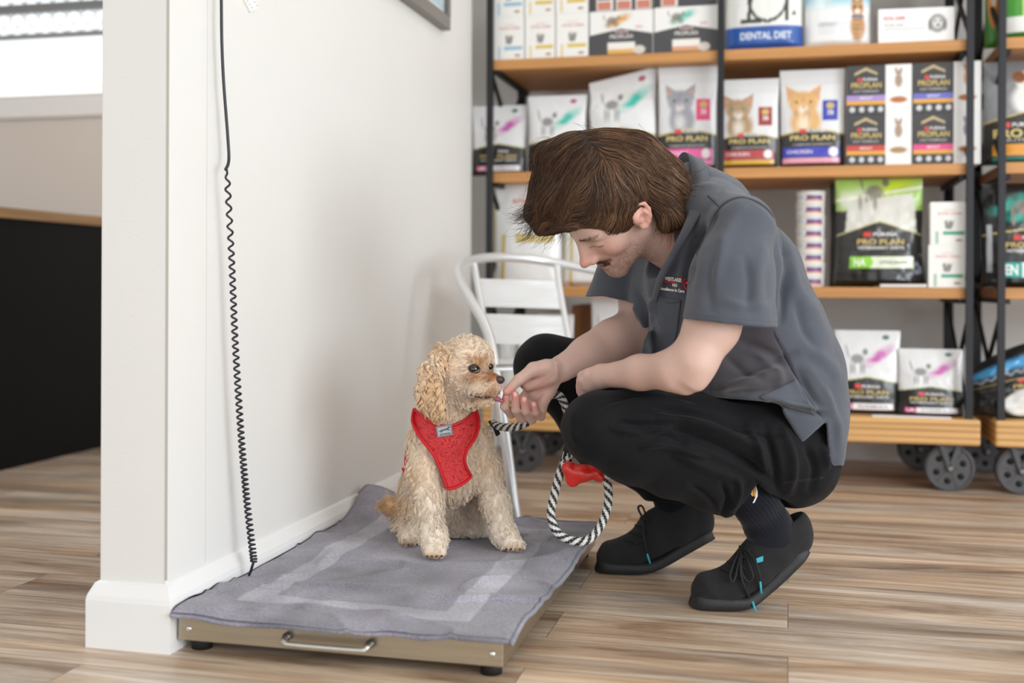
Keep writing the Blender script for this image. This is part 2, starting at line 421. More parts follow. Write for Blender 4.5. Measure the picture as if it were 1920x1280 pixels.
# skirting with bevelled top wrapped round the wall end
def skirt_profile(t,h): return [(0,0),(t,0),(t,h*.72),(t*.9,h*.8),(t*.35,h*.97),(0,h)]
b=MB(); pr=skirt_profile(.018,.122); path=[(WX,WEND,1,0),(WX,WY,1,-1),(WX-WT,WY,-1,-1),(WX-WT,WEND,-1,0)]
vs=[];fs=[];n=len(pr)
for x,y,dx,dy in path:
    for tt,z in pr: vs.append((x+dx*tt,y+dy*tt,z))
for i in range(3):
    for k in range(n-1): fs.append((i*n+k,(i+1)*n+k,(i+1)*n+k+1,i*n+k+1))
b.add(vs,fs,M['skirt']); tag(b.build('baseboard_left'),kind='structure')
# grey back wall behind the shelves with its return, back baseboard
BY=4.62
sbox('wall_back',-1.62,4.5,BY,BY+.12,0,2.72,M['greywall'])
sbox('wall_return',-1.74,-1.62,WEND-.0,BY+.12,0,2.72,M['greywall'])
b=MB(); b.prism([(BY-.016,0),(BY,0),(BY,.075),(BY-.006,.075),(BY-.016,.06)],-1.62,4.5,M['skirt'],M=Matrix(((0,1,0,0),(1,0,0,0),(0,0,1,0),(0,0,0,1))))
tag(b.build('baseboard_back'),kind='structure')
# far left room: wall with a screened window
RY=5.2
b=MB(); 
b.box(-6,-1.74,RY,RY+.12,0,1.66,M['rearwall']); b.box(-6,-1.74,RY,RY+.12,2.5,2.72,M['rearwall']); b.box(-6,-5.4,RY,RY+.12,1.66,2.5,M['rearwall']); b.box(-2.2,-1.74,RY,RY+.12,1.66,2.5,M['rearwall'])
tag(b.build('wall_rear'),kind='structure')
sbox('wall_far_left',-6.1,-6,-3.2,6.2,0,2.72,M['rearwall'])
wn=empty('window_1',(-3.8,RY,1.54)); tag(wn,kind='structure')
b=MB(); b.box(-5.4,-2.2,RY-.03,RY+.0,1.535,1.64,M['skirt'],bev=.004); attach(b.build('window_sill'),wn)
fr=mat('window_frame_grey','#8c9094',.4,metal=.3)
b=MB(); b.box(-5.4,-2.2,RY+.03,RY+.07,1.64,1.665,fr); b.box(-5.4,-2.2,RY+.03,RY+.07,2.455,2.5,fr); b.box(-5.4,-5.36,RY+.03,RY+.07,1.64,2.5,fr); b.box(-2.24,-2.2,RY+.03,RY+.07,1.64,2.5,fr)
b.box(-5.4,-2.2,RY+.03,RY+.07,1.965,1.99,fr); b.box(-5.4,-2.2,RY+.03,RY+.07,2.10,2.15,fr)
attach(b.build('window_frame'),wn)
gl=mat('bright_daylit_pane','#ffffff',.3,emis=(.93,.97,1),estr=1.3)
b=MB(); b.box(-5.4,-2.2,RY+.08,RY+.085,1.66,2.5,gl); attach(b.build('window_pane'),wn)
b=MB(); sm=mat('security_screen_grey','#9fa8ae',.4,metal=.4); p=.085
b2=[]
for i in range(-14,42):
    x=-5.4+i*p
    def seg(x0,z0,x1,z1):
        if x1>-2.22 or x0<-5.4: return
        b.beam((x0,RY+.05,z0),(x1,RY+.05,z1),.006,.004,sm,up=(0,1,0))
    for j in range(6):
        z=1.99+j*p
        if z+p>2.5: break
        seg(x,z,x+p/2,z+p/2) ; seg(x+p/2,z+p/2,x+p,z); seg(x,z+p,x+p/2,z+p/2); seg(x+p/2,z+p/2,x+p,z+p)
for i in range(36):
    for j in range(3):
        x=-5.35+i*p+(j%2)*p/2; z=1.69+j*.09
        if x<-2.25: b.beam((x,RY+.05,z),(x+.012,RY+.05,z+.012),.004,.004,sm,up=(0,1,0))
attach(b.build('security_mesh'),wn)
# counter in the far room
ct=empty('reception_counter',(-3.05,3.6,0)); tag(ct,'black fronted counter with a timber edge top in the far left room','counter')
b=MB(); b.box(-3.4,-2.745,1.9,5.0,0,.908,mat('black_laminate','#0f0d0e',.6,spec=.2)); attach(b.build('body'),ct)
b=MB(); b.box(-3.42,-2.73,1.88,5.02,.908,.945,mat('timber_edge','#b98f5c',.45,var=.2,vscale=14,stretch=(1,.15,6))); attach(b.build('countertop'),ct)
b=MB(); b.box(-3.12,-3.10,2.6,3.72,.945,.965,mat('white_ledge','#e8e8ea',.4)); o=b.build('ledge_strip'); attach(o,ct)
# picture on the left wall
pf=empty('framed_picture',(WX,3.1,1.5)); tag(pf,'grey framed picture hanging on the white wall','picture')
g=mat('frame_grey','#79746e',.4); x0=WX;x1=WX+.03
b=MB(); Y0,Y1,Z0,Z1=2.9,3.575,1.508,2.15; t_=.045
b.box(x0,x1,Y0,Y1,Z0,Z0+t_,g,bev=.003);b.box(x0,x1,Y0,Y1,Z1-t_,Z1,g,bev=.003);b.box(x0,x1,Y0,Y0+t_,Z0+t_,Z1-t_,g);b.box(x0,x1,Y1-t_*.55,Y1,Z0+t_,Z1-t_,g)
attach(b.build('frame'),pf)
b=MB(); b.box(x0,x1-.012,Y0+t_,Y1-t_*.55,Z0+t_,Z1-t_,mat('print_paper','#dcdfe0',.2,coat=.5))
b.box(x1-.012,x1-.0115,3.35,Y1-.05,Z0+.06,Z0+.13,mat('print_blue','#a9c6d4',.3)); b.box(x1-.012,x1-.011,Y1-.036,Y1-.026,Z0+t_,Z1-t_,mat('print_green','#33524e',.3))
attach(b.build('print'),pf)
# coiled cord
blk=mat('black_rubber_cord','#23242c',.38)
b=MB()
top=XP(415,-330,WX+.02); p1=XP(415,0,WX+.022); p2=XP(418,130,WX+.022); p3=XP(427,255,WX+.024); p4=XP(429,300,WX+.026)
pts=[top,p1,p2,p3,p4,XP(423,318,WX+.03)]
axis=catmull([XP(425,318,WX+.03),XP(434,480,WX+.03),XP(441,640,WX+.032),XP(451,800,WX+.036),XP(462,930,WX+.04),XP(476,1052,WX+.05)],60)
nt=58; n=nt*14; T=np.linspace(0,1,n); 
ax=np.stack([np.interp(T**.78,np.linspace(0,1,len(axis)),axis[:,i]) for i in range(3)],1)
ph=T*nt*2*pi; rad=.0052+.0012*T; rad=rad*np.clip(T*60,0,1)
coil=ax+np.stack([np.cos(ph)*rad*.9,np.sin(ph)*rad*1.0,0*ph],1)
b.tube(catmull(pts,8),.0032,blk,n=8); b.tube(coil,.0023,blk,n=6)
end=axis[-1]; b.tube(catmull([end,end+np.array([-.002,-.002,-.008]),end+np.array([-.006,.0,-.018]),end+np.array([-.012,.002,-.030])],5),.003,blk,n=8)
cd=b.build('coiled_cord'); tag(cd,'black coiled cable hanging down the white wall behind the scale','cable')
# white paper tag on the wall near the top
b=MB(); a0=np.array(XP(452,-30,WX+.004)); wm=mat('white_tag','#f4f3ef',.5)
q=[XP(457,-3,WX+.006),XP(470,22,WX+.006),XP(484,16,WX+.006),XP(474,-16,WX+.006),XP(464,-60,WX+.006),XP(444,-50,WX+.006)]
vs=[tuple(v) for v in q]+[(v[0]-.006,v[1],v[2]) for v in q]; n=6
b.add(vs,[tuple(range(n)),tuple(range(2*n-1,n-1,-1))]+[(i,(i+1)%n,(i+1)%n+n,i+n) for i in range(n)],wm)
gm=mat('tag_grooves','#c9ccc8',.6)
for i in range(4):
    for k in (0,1):
        c_=XP(460+i*4+k*9,-4+i*6-k*4,WX+.0065); b.box(c_[0]-.0005,c_[0]+.001,c_[1]-.002,c_[1]+.003,c_[2]-.001,c_[2]+.001,gm)
tag(b.build('ribbed_clip'),'white ribbed plastic clip fixed to the wall right of the cable','clip')
# =================== floor scale, towel ===================
SX0,SX1,SY0,SY1,SZ0,SZ1=-1.09,-.473,1.885,2.835,.022,.066
fs=empty('floor_scale',(-.78,2.36,0)); tag(fs,'low stainless steel walk-on animal scale on the floor against the wall','scale')
steel=mat('brushed_steel','#b3a996',.32,metal=.92,bump=.08,bscale=40,stretch=(1,1,30),var=.08,vscale=6)
b=MB(); b.box(SX0,SX1,SY0,SY1,SZ0,SZ1,steel,bev=.002); attach(b.build('platform'),fs)
b=MB()
hx0,hx1=float(YP(541,1190,SY0)[0]),float(YP(697,1210,SY0)[0]); hz=.043
hp=catmull([(hx0,SY0,hz+.004),(hx0,SY0-.018,hz+.003),(hx0+.004,SY0-.024,hz-.001),(hx0+.02,SY0-.026,hz-.003),(hx1-.02,SY0-.026,hz-.003),(hx1-.004,SY0-.024,hz-.001),(hx1,SY0-.018,hz+.003),(hx1,SY0,hz+.004)],5)
b.tube(hp,.0055,mat('satin_handle_metal','#c9c6c0',.28,metal=.9)); 
for x in (hx0,hx1): b.cyl((x,SY0+.001,hz+.004),(x,SY0-.012,hz+.004),.0075,mat('handle_collar','#6b6862',.4,metal=.8))
attach(b.build('handle'),fs)
for x,z in ((SX0+.022,.044),(SX1-.02,.044)):
    b=MB(); b.sphere((x,SY0,z),(.006,.003,.006),mat('screw_head','#dad7d0',.25,metal=.9),n=12); attach(b.build('screw'),fs)
rb=mat('black_rubber_foot','#15140f',.7)
for x,y in ((SX1-.03,SY0+.035),(SX0+.03,SY0+.035),(SX1-.03,SY1-.04),(SX0+.03,SY1-.04)):
    b=MB(); b.cyl((x,y,0),(x,y,SZ0+.001),.019,rb); attach(b.build('foot'),fs)
b=MB(); b.box(SX0+.05,SX1-.05,SY0+.07,SY1-.06,.008,SZ0+.001,mat('gap_shade_black','#0c0c0c',.8)); attach(b.build('gap_shade_box'),fs)  # black box added to stand in for the shade under the platform
b=MB(); b.box(SX0+.01,SX1-.012,SY0+.03,SY1-.01,SZ1-.001,SZ1+.0015,mat('platform_mat_black','#2a2a30',.7,var=.3,vscale=60)); attach(b.build('rubber_mat'),fs)
# towel: draped grid with woven border bands
def towel():
    nu,nv=220,330; W0,W1=-1.107,-.452; L0,L1=1.862,2.838
    u=np.linspace(0,1,nu);v=np.linspace(0,1,nv);U,V=np.meshgrid(u,v,indexing='ij')
    X=W0+(W1-W0)*U; Y=L0+(L1-L0)*V
    pn=np.stack([X*5,Y*5,X*0],-1); pf_=np.stack([X*16,Y*13,X*0+3],-1)
    Y=Y+.012*vnoise(np.stack([X*4,Y*0+9,X*0],-1))*(1-V)*1; X=X-.012*V*(U)+.010*vnoise(np.stack([Y*4,X*0,Y*0+5],-1))*U
    Z=np.full_like(X,.0775)+.0035*vnoise(pn)+.0030*vnoise(pf_)
    Z+=.007*np.exp(-((vnoise(np.stack([X*2.2+Y*1.5,Y*6-X*2,X*0+1.3],-1)))/.10)**2)+.0035*np.exp(-((vnoise(np.stack([X*5-Y*2,Y*9+X*3,X*0+4.3],-1)))/.08)**2)
    # drooping front and right edges
    de=np.minimum((Y-L0),(W1-X)*1.0); Z-=.009*np.exp(-(np.clip(de,0,1)/.010)**1.2)*1.1
    # far left corner rides up the wall
    r=np.sqrt(((U)*(W1-W0)/.13)**2+((1-V)*(L1-L0)/.10)**2); up=np.exp(-r**2*1.0); Z+=.062*up; X+=.012*up
    X=np.maximum(X,np.where(Z<.13,-1.091,-1.1)+.0)
    Y=Y+.02*np.exp(-(U/.15)**2)*V**20
    Z+=.0016*((U<.012)|(U>.988)|(V<.01)|(V>.992))
    # woven bands
    bw=.062; a0=.095; bx=np.minimum(U*(W1-W0),(1-U)*(W1-W0)); by=np.minimum(V*(L1-L0),(1-V)*(L1-L0)); dd=np.minimum(bx,by)
    band=(np.clip((dd-a0)/.004,0,1)*np.clip((a0+bw-dd)/.004,0,1)); Z-=.0012*band
    a_=srgb('#888591');b_=srgb('#a9a8b3'); c_=srgb('#3f4252')
    tone=1+.42*vnoise(np.stack([X*7,Y*5,X*0+8],-1))+.22*vnoise(np.stack([X*24,Y*20,X*0+2],-1))
    col=np.array(a_)[None,None]*(1-band[...,None])+np.array(b_)[None,None]*band[...,None]; col=col*tone[...,None]*np.where(band>.5,.3/ .3,1)[...,None]
    hem=((bx<.006)&(bx>.003))|((by<.006)&(by>.003)); col[hem]=np.array(c_)
    top=np.stack([X,Y,Z],-1).reshape(-1,3); bot=top.copy(); bot[:,2]-=.0045
    idx=np.arange(nu*nv).reshape(nu,nv); q=np.stack([idx[:-1,:-1],idx[1:,:-1],idx[1:,1:],idx[:-1,1:]],-1).reshape(-1,4)
    n=nu*nv; Q=[q,q[:,::-1]+n]
    for e in (idx[0,:],idx[-1,::-1],idx[::-1,0],idx[:,-1]):
        Q.append(np.stack([e[:-1],e[1:],e[1:]+n,e[:-1]+n],1))
    VV=np.concatenate([top,bot]); C=np.concatenate([col.reshape(-1,3)]*2)
    m=mat('terry_towel_grey','#8d8b96',.95,attr='Col',sheen=.35,bump=1.6,bscale=300,bdet=3,spec=.1,var=.2,vscale=170)
    o=mkmesh('towel',VV,np.concatenate(Q),m,cols=C,world=False); recenter(o); return tag(o,'grey terry towel with pale woven border bands spread over the steel scale','towel')
towel()
# =================== aluminium chair ===================
al=mat('polished_aluminium','#e9ebed',.32,metal=.6); alf=mat('ribbed_aluminium_slats','#e6e7e8',.42,metal=.4,bump=1,bscale=1,stretch=(1,1,1))
alf=mat('ribbed_aluminium_slats','#e9eaea',.35,metal=.35)
chp=c2w(np.array([.05,3.35,0])); ch=empty('bistro_chair',tuple(chp)); tag(ch,'polished aluminium armchair with ribbed slat back standing behind the dog','chair')
b=MB(); railp=[PC(1290,560,3.35),PC(1215,530,3.55),PC(1130,510,3.68),PC(1050,494,3.72),PC(990,485,3.70),PC(930,482,3.62),PC(885,488,3.52),PC(863,502,3.42),PC(864,526,3.34),PC(885,566,3.28),PC(906,602,3.24),PC(921,645,3.2),PC(933,720,3.16),PC(945,800,3.13),PC(958,900,3.11),PC(969,984,3.10)]
b.tube(c2w(catmull(railp,8)),.0148,al,n=16); attach(b.build('arm_rail'),ch)
b=MB(); b.cyl(c2w(railp[-1]),c2w(railp[-1]+np.array([0,0,-.012])),.014,rb); attach(b.build('foot_cap'),ch)
post=[[PC(888,488,3.53),PC(900,560,3.47),PC(916,645,3.40),PC(930,720,3.42),PC(918,925,3.66)],[PC(1043,494,3.72),PC(1053,560,3.66),PC(1072,660,3.58),PC(1090,735,3.55),PC(1083,790,3.62),PC(1042,903,3.88)]]
for pp in post:
    pp[-1][2]=.0; b=MB(); b.tube(c2w(catmull(pp,8)),.0105,al,n=12); attach(b.build('rear_leg'),ch)
def slat(y0,y1):
    b=MB(); n=22; nr=26; 
    lt=lambda t: catmull(post[0][:3],20)[int(t*40)] ; 
    L=catmull(post[0][:3],20);R_=catmull(post[1][:3],20)
    def atz(C,py): 
        z=np.array([HY+(H-p[2])*F/p[1] for p in C]); i=np.argmin(abs(z-py)); return C[i]
    vs=[];fs=[]
    for j in range(nr*2+1):
        t=j/(nr*2); a=atz(L,y0+(y1-y0)*t) ; c_=atz(R_,y0+(y1-y0)*t+4); a=a.copy(); 
        za=H-((y0+(y1-y0)*t)-HY)*a[1]/F; zc=H-((y0+4+(y1-y0)*t)-HY)*c_[1]/F
        for i in range(n+1):
            s_=i/n; p=a*(1-s_)+c_*s_; p[2]=za*(1-s_)+zc*s_; p[1]+= .022*math.sin(pi*s_)+(.0012 if j%2 else 0); vs.append(p)
    for j in range(nr*2):
        for i in range(n): k=j*(n+1)+i; fs.append((k,k+1,k+n+2,k+n+1))
    N=len(vs); vs=np.array(vs); vb=vs.copy(); vb[:,1]+=.006
    b.add(c2w(np.concatenate([vs,vb])),fs+[tuple(q+N for q in f[::-1]) for f in fs],alf); return b
for y0,y1 in ((522,575),(588,644)): attach(slat(y0,y1).build('back_slat'),ch)
b=MB(); s0,s1,s2,s3=PC(932,676,3.16),PC(924,668,3.42),PC(1086,672,3.56),PC(1112,682,3.3)
for p in (s0,s1,s2,s3): p[2]=.445
b.tube(c2w(np.array([s0,s1,s2,s3])),.010,al,n=10,closed=True)
for i in range(9):
    t0=(i+.15)/9;t1=(i+.85)/9; q=[s0*(1-t0)+s1*t0,s3*(1-t0)+s2*t0,s3*(1-t1)+s2*t1,s0*(1-t1)+s1*t1]; q=np.array(q); q2=q.copy(); q2[:,2]+=.004
    b.add(c2w(np.concatenate([q,q2])),[(0,1,2,3),(7,6,5,4),(0,4,5,1),(1,5,6,2),(2,6,7,3),(3,7,4,0)],alf)
attach(b.build('seat'),ch)
b=MB(); fr_=[PC(1290,560,3.35),PC(1275,640,3.25),PC(1262,760,3.2),PC(1255,975,3.2)]; fr_[-1][2]=0; b.tube(c2w(catmull(fr_,6)),.0148,al,n=12); attach(b.build('front_leg'),ch)
# =================== shelving ===================
SF=3.962; ZT=[.243,.672,1.080,1.486,1.893]
wood=mat('pine_board','#c18a50',.5,var=.16,vscale=5,stretch=(.35,2.5,9),bump=.1,bscale=30)
woodd=mat('timber_plank_layers','#d3a468',.5,var=.2,vscale=6,stretch=(.25,3,14),bump=.2,bscale=30)
irn=mat('dark_powdercoat_steel','#2d2d30',.45,metal=.5); irn2=mat('black_steel','#121214',.5,metal=.3)
cast=mat('cast_iron_wheel','#5b5a5c',.5,metal=.55,bump=.3,bscale=60)
def shelf_unit(xa,xb,label,ups,sideX,wheels):
    t=empty('shelving_unit',((xa+xb)/2,SF+.25,0)); tag(t,label,'shelf','timber and iron trolley shelving')
    for z in ZT[1:]:
        b=MB(); b.box(xa+.008,xb-.008,SF+.006,SF+.5,z-.037,z,wood,bev=.003); attach(b.build('shelf_board'),t)
        for x in (xa+.02,xb-.02): b=MB(); b.beam((x,SF+.01,z-.045),(x,SF+.5,z-.045),.02,.016,irn2); attach(b.build('shelf_bracket'),t)
    b=MB(); b.box(xa-.02,xb+.033,SF-.03,SF+.52,.158,.243,woodd,bev=.008)
    for z in (.182,.205,.224): b.box(xa-.0205,xb+.0335,SF-.0305,SF+.52,z-.0012,z+.0012,mat('plank_groove','#8a5f34',.7))
    attach(b.build('base_plank'),t)
    for x in ups:
        b=MB(); b.box(x-.011,x+.011,SF-.016,SF+.006,.243,2.2,irn); attach(b.build('front_upright'),t)
    for x in (xa,xb):
        b=MB(); b.box(x-.016,x+.016,SF+.485,SF+.51,.243,2.2,irn2); attach(b.build('rear_upright'),t)
    for x in sideX:
        for z0,z1 in zip(ZT[:-1],ZT[1:]):
            b=MB(); b.beam((x-.004,SF,z0+.02),(x-.004,SF+.49,z1-.06),.012,.014,irn2); b.beam((x+.006,SF,z1-.06),(x+.006,SF+.49,z0+.02),.012,.014,irn2); attach(b.build('cross_brace'),t)
    for x,y in wheels:
        w_=MB(); c0=Vector((x,y,.0785))
        w_.prism([(x+.0785*math.cos(a),.0785+.0785*math.sin(a)) for a in np.linspace(0,2*pi,48,endpoint=False)],y-.02,y+.02,cast,sm=False)
        for a in np.linspace(0,2*pi,48,endpoint=False): pass
        rim=[(x+.072*math.cos(a),y-.021,.0785+.072*math.sin(a)) for a in np.linspace(0,2*pi,40,endpoint=False)]; w_.tube(rim,.005,cast,n=6,closed=True)
        for a in (.35,1.4,2.45,3.5,4.55,5.6):
            px_,pz_=x+.044*math.cos(a),.0785+.044*math.sin(a); w_.cyl((px_,y-.0215,pz_),(px_,y-.0195,pz_),.0105,irn2,n=20)
            a2=a+.52; w_.beam((x+.02*math.cos(a2),y-.021,.0785+.02*math.sin(a2)),(x+.07*math.cos(a2),y-.021,.0785+.07*math.sin(a2)),.004,.004,cast)
        w_.cyl((x,y-.03,.0785),(x,y+.03,.0785),.014,cast)
        ww=attach(w_.build('wheel'),t)
        f_=MB()
        for s_ in (-1,1): 
            f_.beam((x+s_*.028,y-.032,.158),(x,y-.032,.0745),.014,.005,cast,up=(0,1,0)); f_.beam((x+s_*.028,y+.032,.158),(x,y+.032,.0745),.014,.005,cast,up=(0,1,0))
        f_.box(x-.045,x+.045,y-.04,y+.04,.152,.158,cast); f_.cyl((x,y-.036,.0785),(x,y-.042,.0785),.008,mat('axle_nut','#8d8b88',.35,metal=.8),n=6,sm=False)
        k=f_.build('caster_fork'); k.parent=t; k.matrix_parent_inverse=parent_inv(t)
    return t
shelf_unit(-1.05,.571,'long timber and dark iron shelf trolley left of the gap, behind the man',[-1.05,-.231,.571],[-1.05,.571],[(-.93,4.0),(.516,4.0),(-.93,4.43),(.47,4.43)])
shelf_unit(.668,2.3,'second timber and iron shelf trolley cut by the right edge of the photo',[.668,1.5,2.3],[.668],[(.735,4.0),(.70,4.43),(2.2,4.0)])
# =================== printed packages ===================
PM={'gloss':mat('printed_foil','#ffffff',.28,attr='Col',coat=.35),'card':mat('printed_carton','#ffffff',.45,attr='Col')}
TXT={}
def tm(hexc,rough=.4):
    if hexc not in TXT: TXT[hexc]=mat('ink_'+hexc.strip('#'),hexc,rough)
    return TXT[hexc]
GOLD='#c9b06a'
class Art:
    def __init__(s,nu,nv,base,asp=1.4):
        s.u,s.v=np.meshgrid(np.linspace(0,1,nu),np.linspace(0,1,nv),indexing='ij'); s.c=np.zeros((nu,nv,3)); s.c[:]=srgb(base); s.t=[]; s.asp=asp
    def m(s,mask,col,a=1.): 
        col=np.array(srgb(col)); s.c[mask]=s.c[mask]*(1-a)+col*a; return s
    def soft(s,w,col): w=np.clip(w,0,1)[...,None]; s.c=s.c*(1-w)+np.array(srgb(col))*w; return s
    def rect(s,u0,u1,v0,v1,col,a=1.): return s.m((s.u>=u0)&(s.u<=u1)&(s.v>=v0)&(s.v<=v1),col,a)
    def ell(s,cu,cv,ru,rv,col,rot=0,a=1.,edge=.12):
        x=s.u-cu;y=(s.v-cv)*s.asp; rv_=rv*s.asp; cr,sr=math.cos(rot),math.sin(rot); X=(x*cr+y*sr)/ru;Y=(-x*sr+y*cr)/rv_
        r=np.sqrt(X*X+Y*Y); return s.soft((1-r)/edge*a if a==1 else np.clip((1-r)/edge,0,1)*a,col)
    def poly(s,pts,col,a=1.):
        ins=np.zeros(s.u.shape,bool);n=len(pts)
        for i in range(n):
            x0,y0=pts[i];x1,y1=pts[(i+1)%n]
            c=((y0>s.v)!=(y1>s.v)); xx=x0+(s.v-y0)*(x1-x0)/(y1-y0+1e-9); ins^=(c&(s.u<xx))
        return s.m(ins,col,a)
    def text(s,st,u0,u1,v0,v1,col,bold=1): s.t.append((st,u0,u1,v0,v1,col,bold)); return s
    def swoosh(s,cu,cv,col,rot=.45,sz=.3):
        nz=vnoise(np.stack([s.u*9,s.v*20,s.u*0+1],-1)); x=s.u-cu;y=(s.v-cv)*s.asp;cr,sr=math.cos(rot),math.sin(rot);X=(x*cr+y*sr)/sz;Y=(-x*sr+y*cr-.12*sz*np.sin(X*2))/(sz*.33)
        r=np.sqrt(X*X+Y*Y); return s.soft((1-r)*1.8*(.75+.4*nz),col)
    def cat_small(s,cu,cv,sz,col):
        s.ell(cu,cv,sz*.42,sz*.22/s.asp*1.4,col,a=.8,edge=.4).ell(cu+sz*.42,cv+sz*.28,sz*.16,sz*.15,col,a=.85,edge=.3)
        s.ell(cu-sz*.5,cv+sz*.3,sz*.06,sz*.35,col,rot=.2,a=.7,edge=.4)
        for k in (-.32,-.15,.2,.36): s.ell(cu+k*sz,cv-sz*.38,sz*.06,sz*.3,col,a=.75,edge=.4)
        return s
    def cat_face(s,cu,cv,sz,col,col2,eye='#6d7a5a'):
        A_=s.asp; s.ell(cu+.03,cv-sz*1.05/A_,sz*1.0,sz*1.0/A_,col,edge=.3).ell(cu,cv-sz*1.15/A_,sz*.5,sz*.7/A_,col2,edge=.7)
        for k in (-1,1): s.poly([(cu+k*sz*.90,cv+sz*.05/A_),(cu+k*sz*1.0,cv+sz*.98/A_),(cu+k*sz*.28,cv+sz*.60/A_)],col).poly([(cu+k*sz*.84,cv+sz*.25/A_),(cu+k*sz*.92,cv+sz*.80/A_),(cu+k*sz*.46,cv+sz*.5/A_)],'#cf9c86',.7)
        s.ell(cu,cv,sz*.95,sz*.72/A_,col,edge=.25).ell(cu,cv-sz*.38/A_,sz*.42,sz*.32/A_,col2,edge=.6)
        for k in (-1,1): s.ell(cu+k*sz*.40,cv+sz*.05/A_,sz*.16,sz*.10/A_,eye,edge=.4).ell(cu+k*sz*.40,cv+sz*.05/A_,sz*.05,sz*.08/A_,'#1a1a18')
        s.ell(cu,cv-sz*.24/A_,sz*.08,sz*.05/A_,'#a8675a')
        nzz=vnoise(np.stack([s.u*22,s.v*16,s.u*0+cu*9],-1)); rr_=np.sqrt(((s.u-cu)/(sz*1.0))**2+((s.v-cv+sz*.4/A_)*A_/(sz*1.3))**2); s.soft(np.clip(1-rr_,0,1)*np.clip(nzz,0,1)*.7,'#5a4630')
        for k in range(5): s.ell(cu+(k-2)*sz*.17,cv+sz*.42/A_,sz*.035,sz*.16/A_,'#4a3a2a',a=.3,edge=.5)
        return s
_ai=[0]
def bag(name,label,group,px0,px1,pyb,pyt,art,yf=4.0,T=.055,lean=0,zb=None,cat='bag',rot=0,crumple=1.,shear=0,side='#d8d8d8',top_w=1.,nu=None,warp=None,kind='gloss'):
    """stand-up pouch: puffed front and back, flat top seal"""
    x0,x1=SX(px0,yf),SX(px1,yf); W=x1-x0; zt=float(YP((px0+px1)/2,pyt,yf)[2]); z0=zb if zb is not None else float(YP((px0+px1)/2,pyb,yf)[2]); Hh=zt-z0
    _ai[0]+=1; sd=_ai[0]*3.7
    a=art; NU,NV=a.u.shape
    def surf(u,v,off=0,front=True):
        u=np.asarray(u,float);v=np.asarray(v,float)
        e=1-np.abs(2*u-1)**2.6; g=np.clip(v/.05,0,1)**.5*(1-np.clip((v-.08)/.92,0,1)**1.7)*.93+.02
        f=np.clip(e,0,1)**.55*g
        q=np.stack([u*5+sd,v*6+sd,u*0+sd],-1); cr=(vnoise(q)*.5+vnoise(q*2.7)*.22)*crumple*.10*np.clip(e*3,0,1)*np.clip((1-v)*6,.25,1)
        y=-(T/2)*(f+ (cr if front else -cr)) if front else (T/2)*(f+cr)
        wd=1-.03*np.sin(v*pi)*1.0+(top_w-1)*v+.012*vnoise(np.stack([v*5+sd,v*0+(u>.5)*3,v*0],-1))*crumple
        x=(u-.5)*W*wd+shear*v*W
        z=v*Hh
        if warp: x,y,z=warp(u,v,x,y,z)
        y=y+lean*v*Hh- (off if front else -off)
        cr_,sr_=math.cos(rot),math.sin(rot); X=x*cr_-y*sr_; Y=x*sr_+y*cr_
        return np.stack([X,Y,z],-1)
    Fv=surf(a.u,a.v).reshape(-1,3); Bv=surf(a.u,a.v,front=False).reshape(-1,3)
    idx=np.arange(NU*NV).reshape(NU,NV); q=np.stack([idx[:-1,:-1],idx[1:,:-1],idx[1:,1:],idx[:-1,1:]],-1).reshape(-1,4); n=NU*NV
    bd=[q,q[:,::-1]+n]
    for e in (idx[:,0],): bd.append(np.stack([e[:-1],e[:-1]+n,e[1:]+n,e[1:]],1))
    VV=np.concatenate([Fv,Bv]); C=np.concatenate([a.c.reshape(-1,3),a.c.reshape(-1,3)])
    # lettering
    mb=MB(); mb.mi(PM[kind])
    for (st,u0,u1,v0,v1,col,bold) in a.t: put_text(mb,st,tm(col),lambda u,v: surf(u,v,off=.0012),u0,u1,v0,v1,bold)
    faces=[tuple(f) for f in np.concatenate(bd)]
    allv=[tuple(v) for v in VV]+mb.v; nf=len(faces); off=len(VV); faces+= [tuple(i+off for i in f) for f in mb.f]
    me=bpy.data.meshes.new(name); me.from_pydata(allv,[],faces)
    for m in mb.mats: me.materials.append(m)
    me.polygons.foreach_set('material_index',[0]*nf+mb.m); me.polygons.foreach_set('use_smooth',[True]*nf+[False]*len(mb.f)); 
    setcols(me,np.concatenate([C,np.ones((len(mb.v),3))*.8])); me.update()
    o=link(name,me); o.location=((x0+x1)/2,yf+T/2,z0); tag(o,label,cat,group); return o
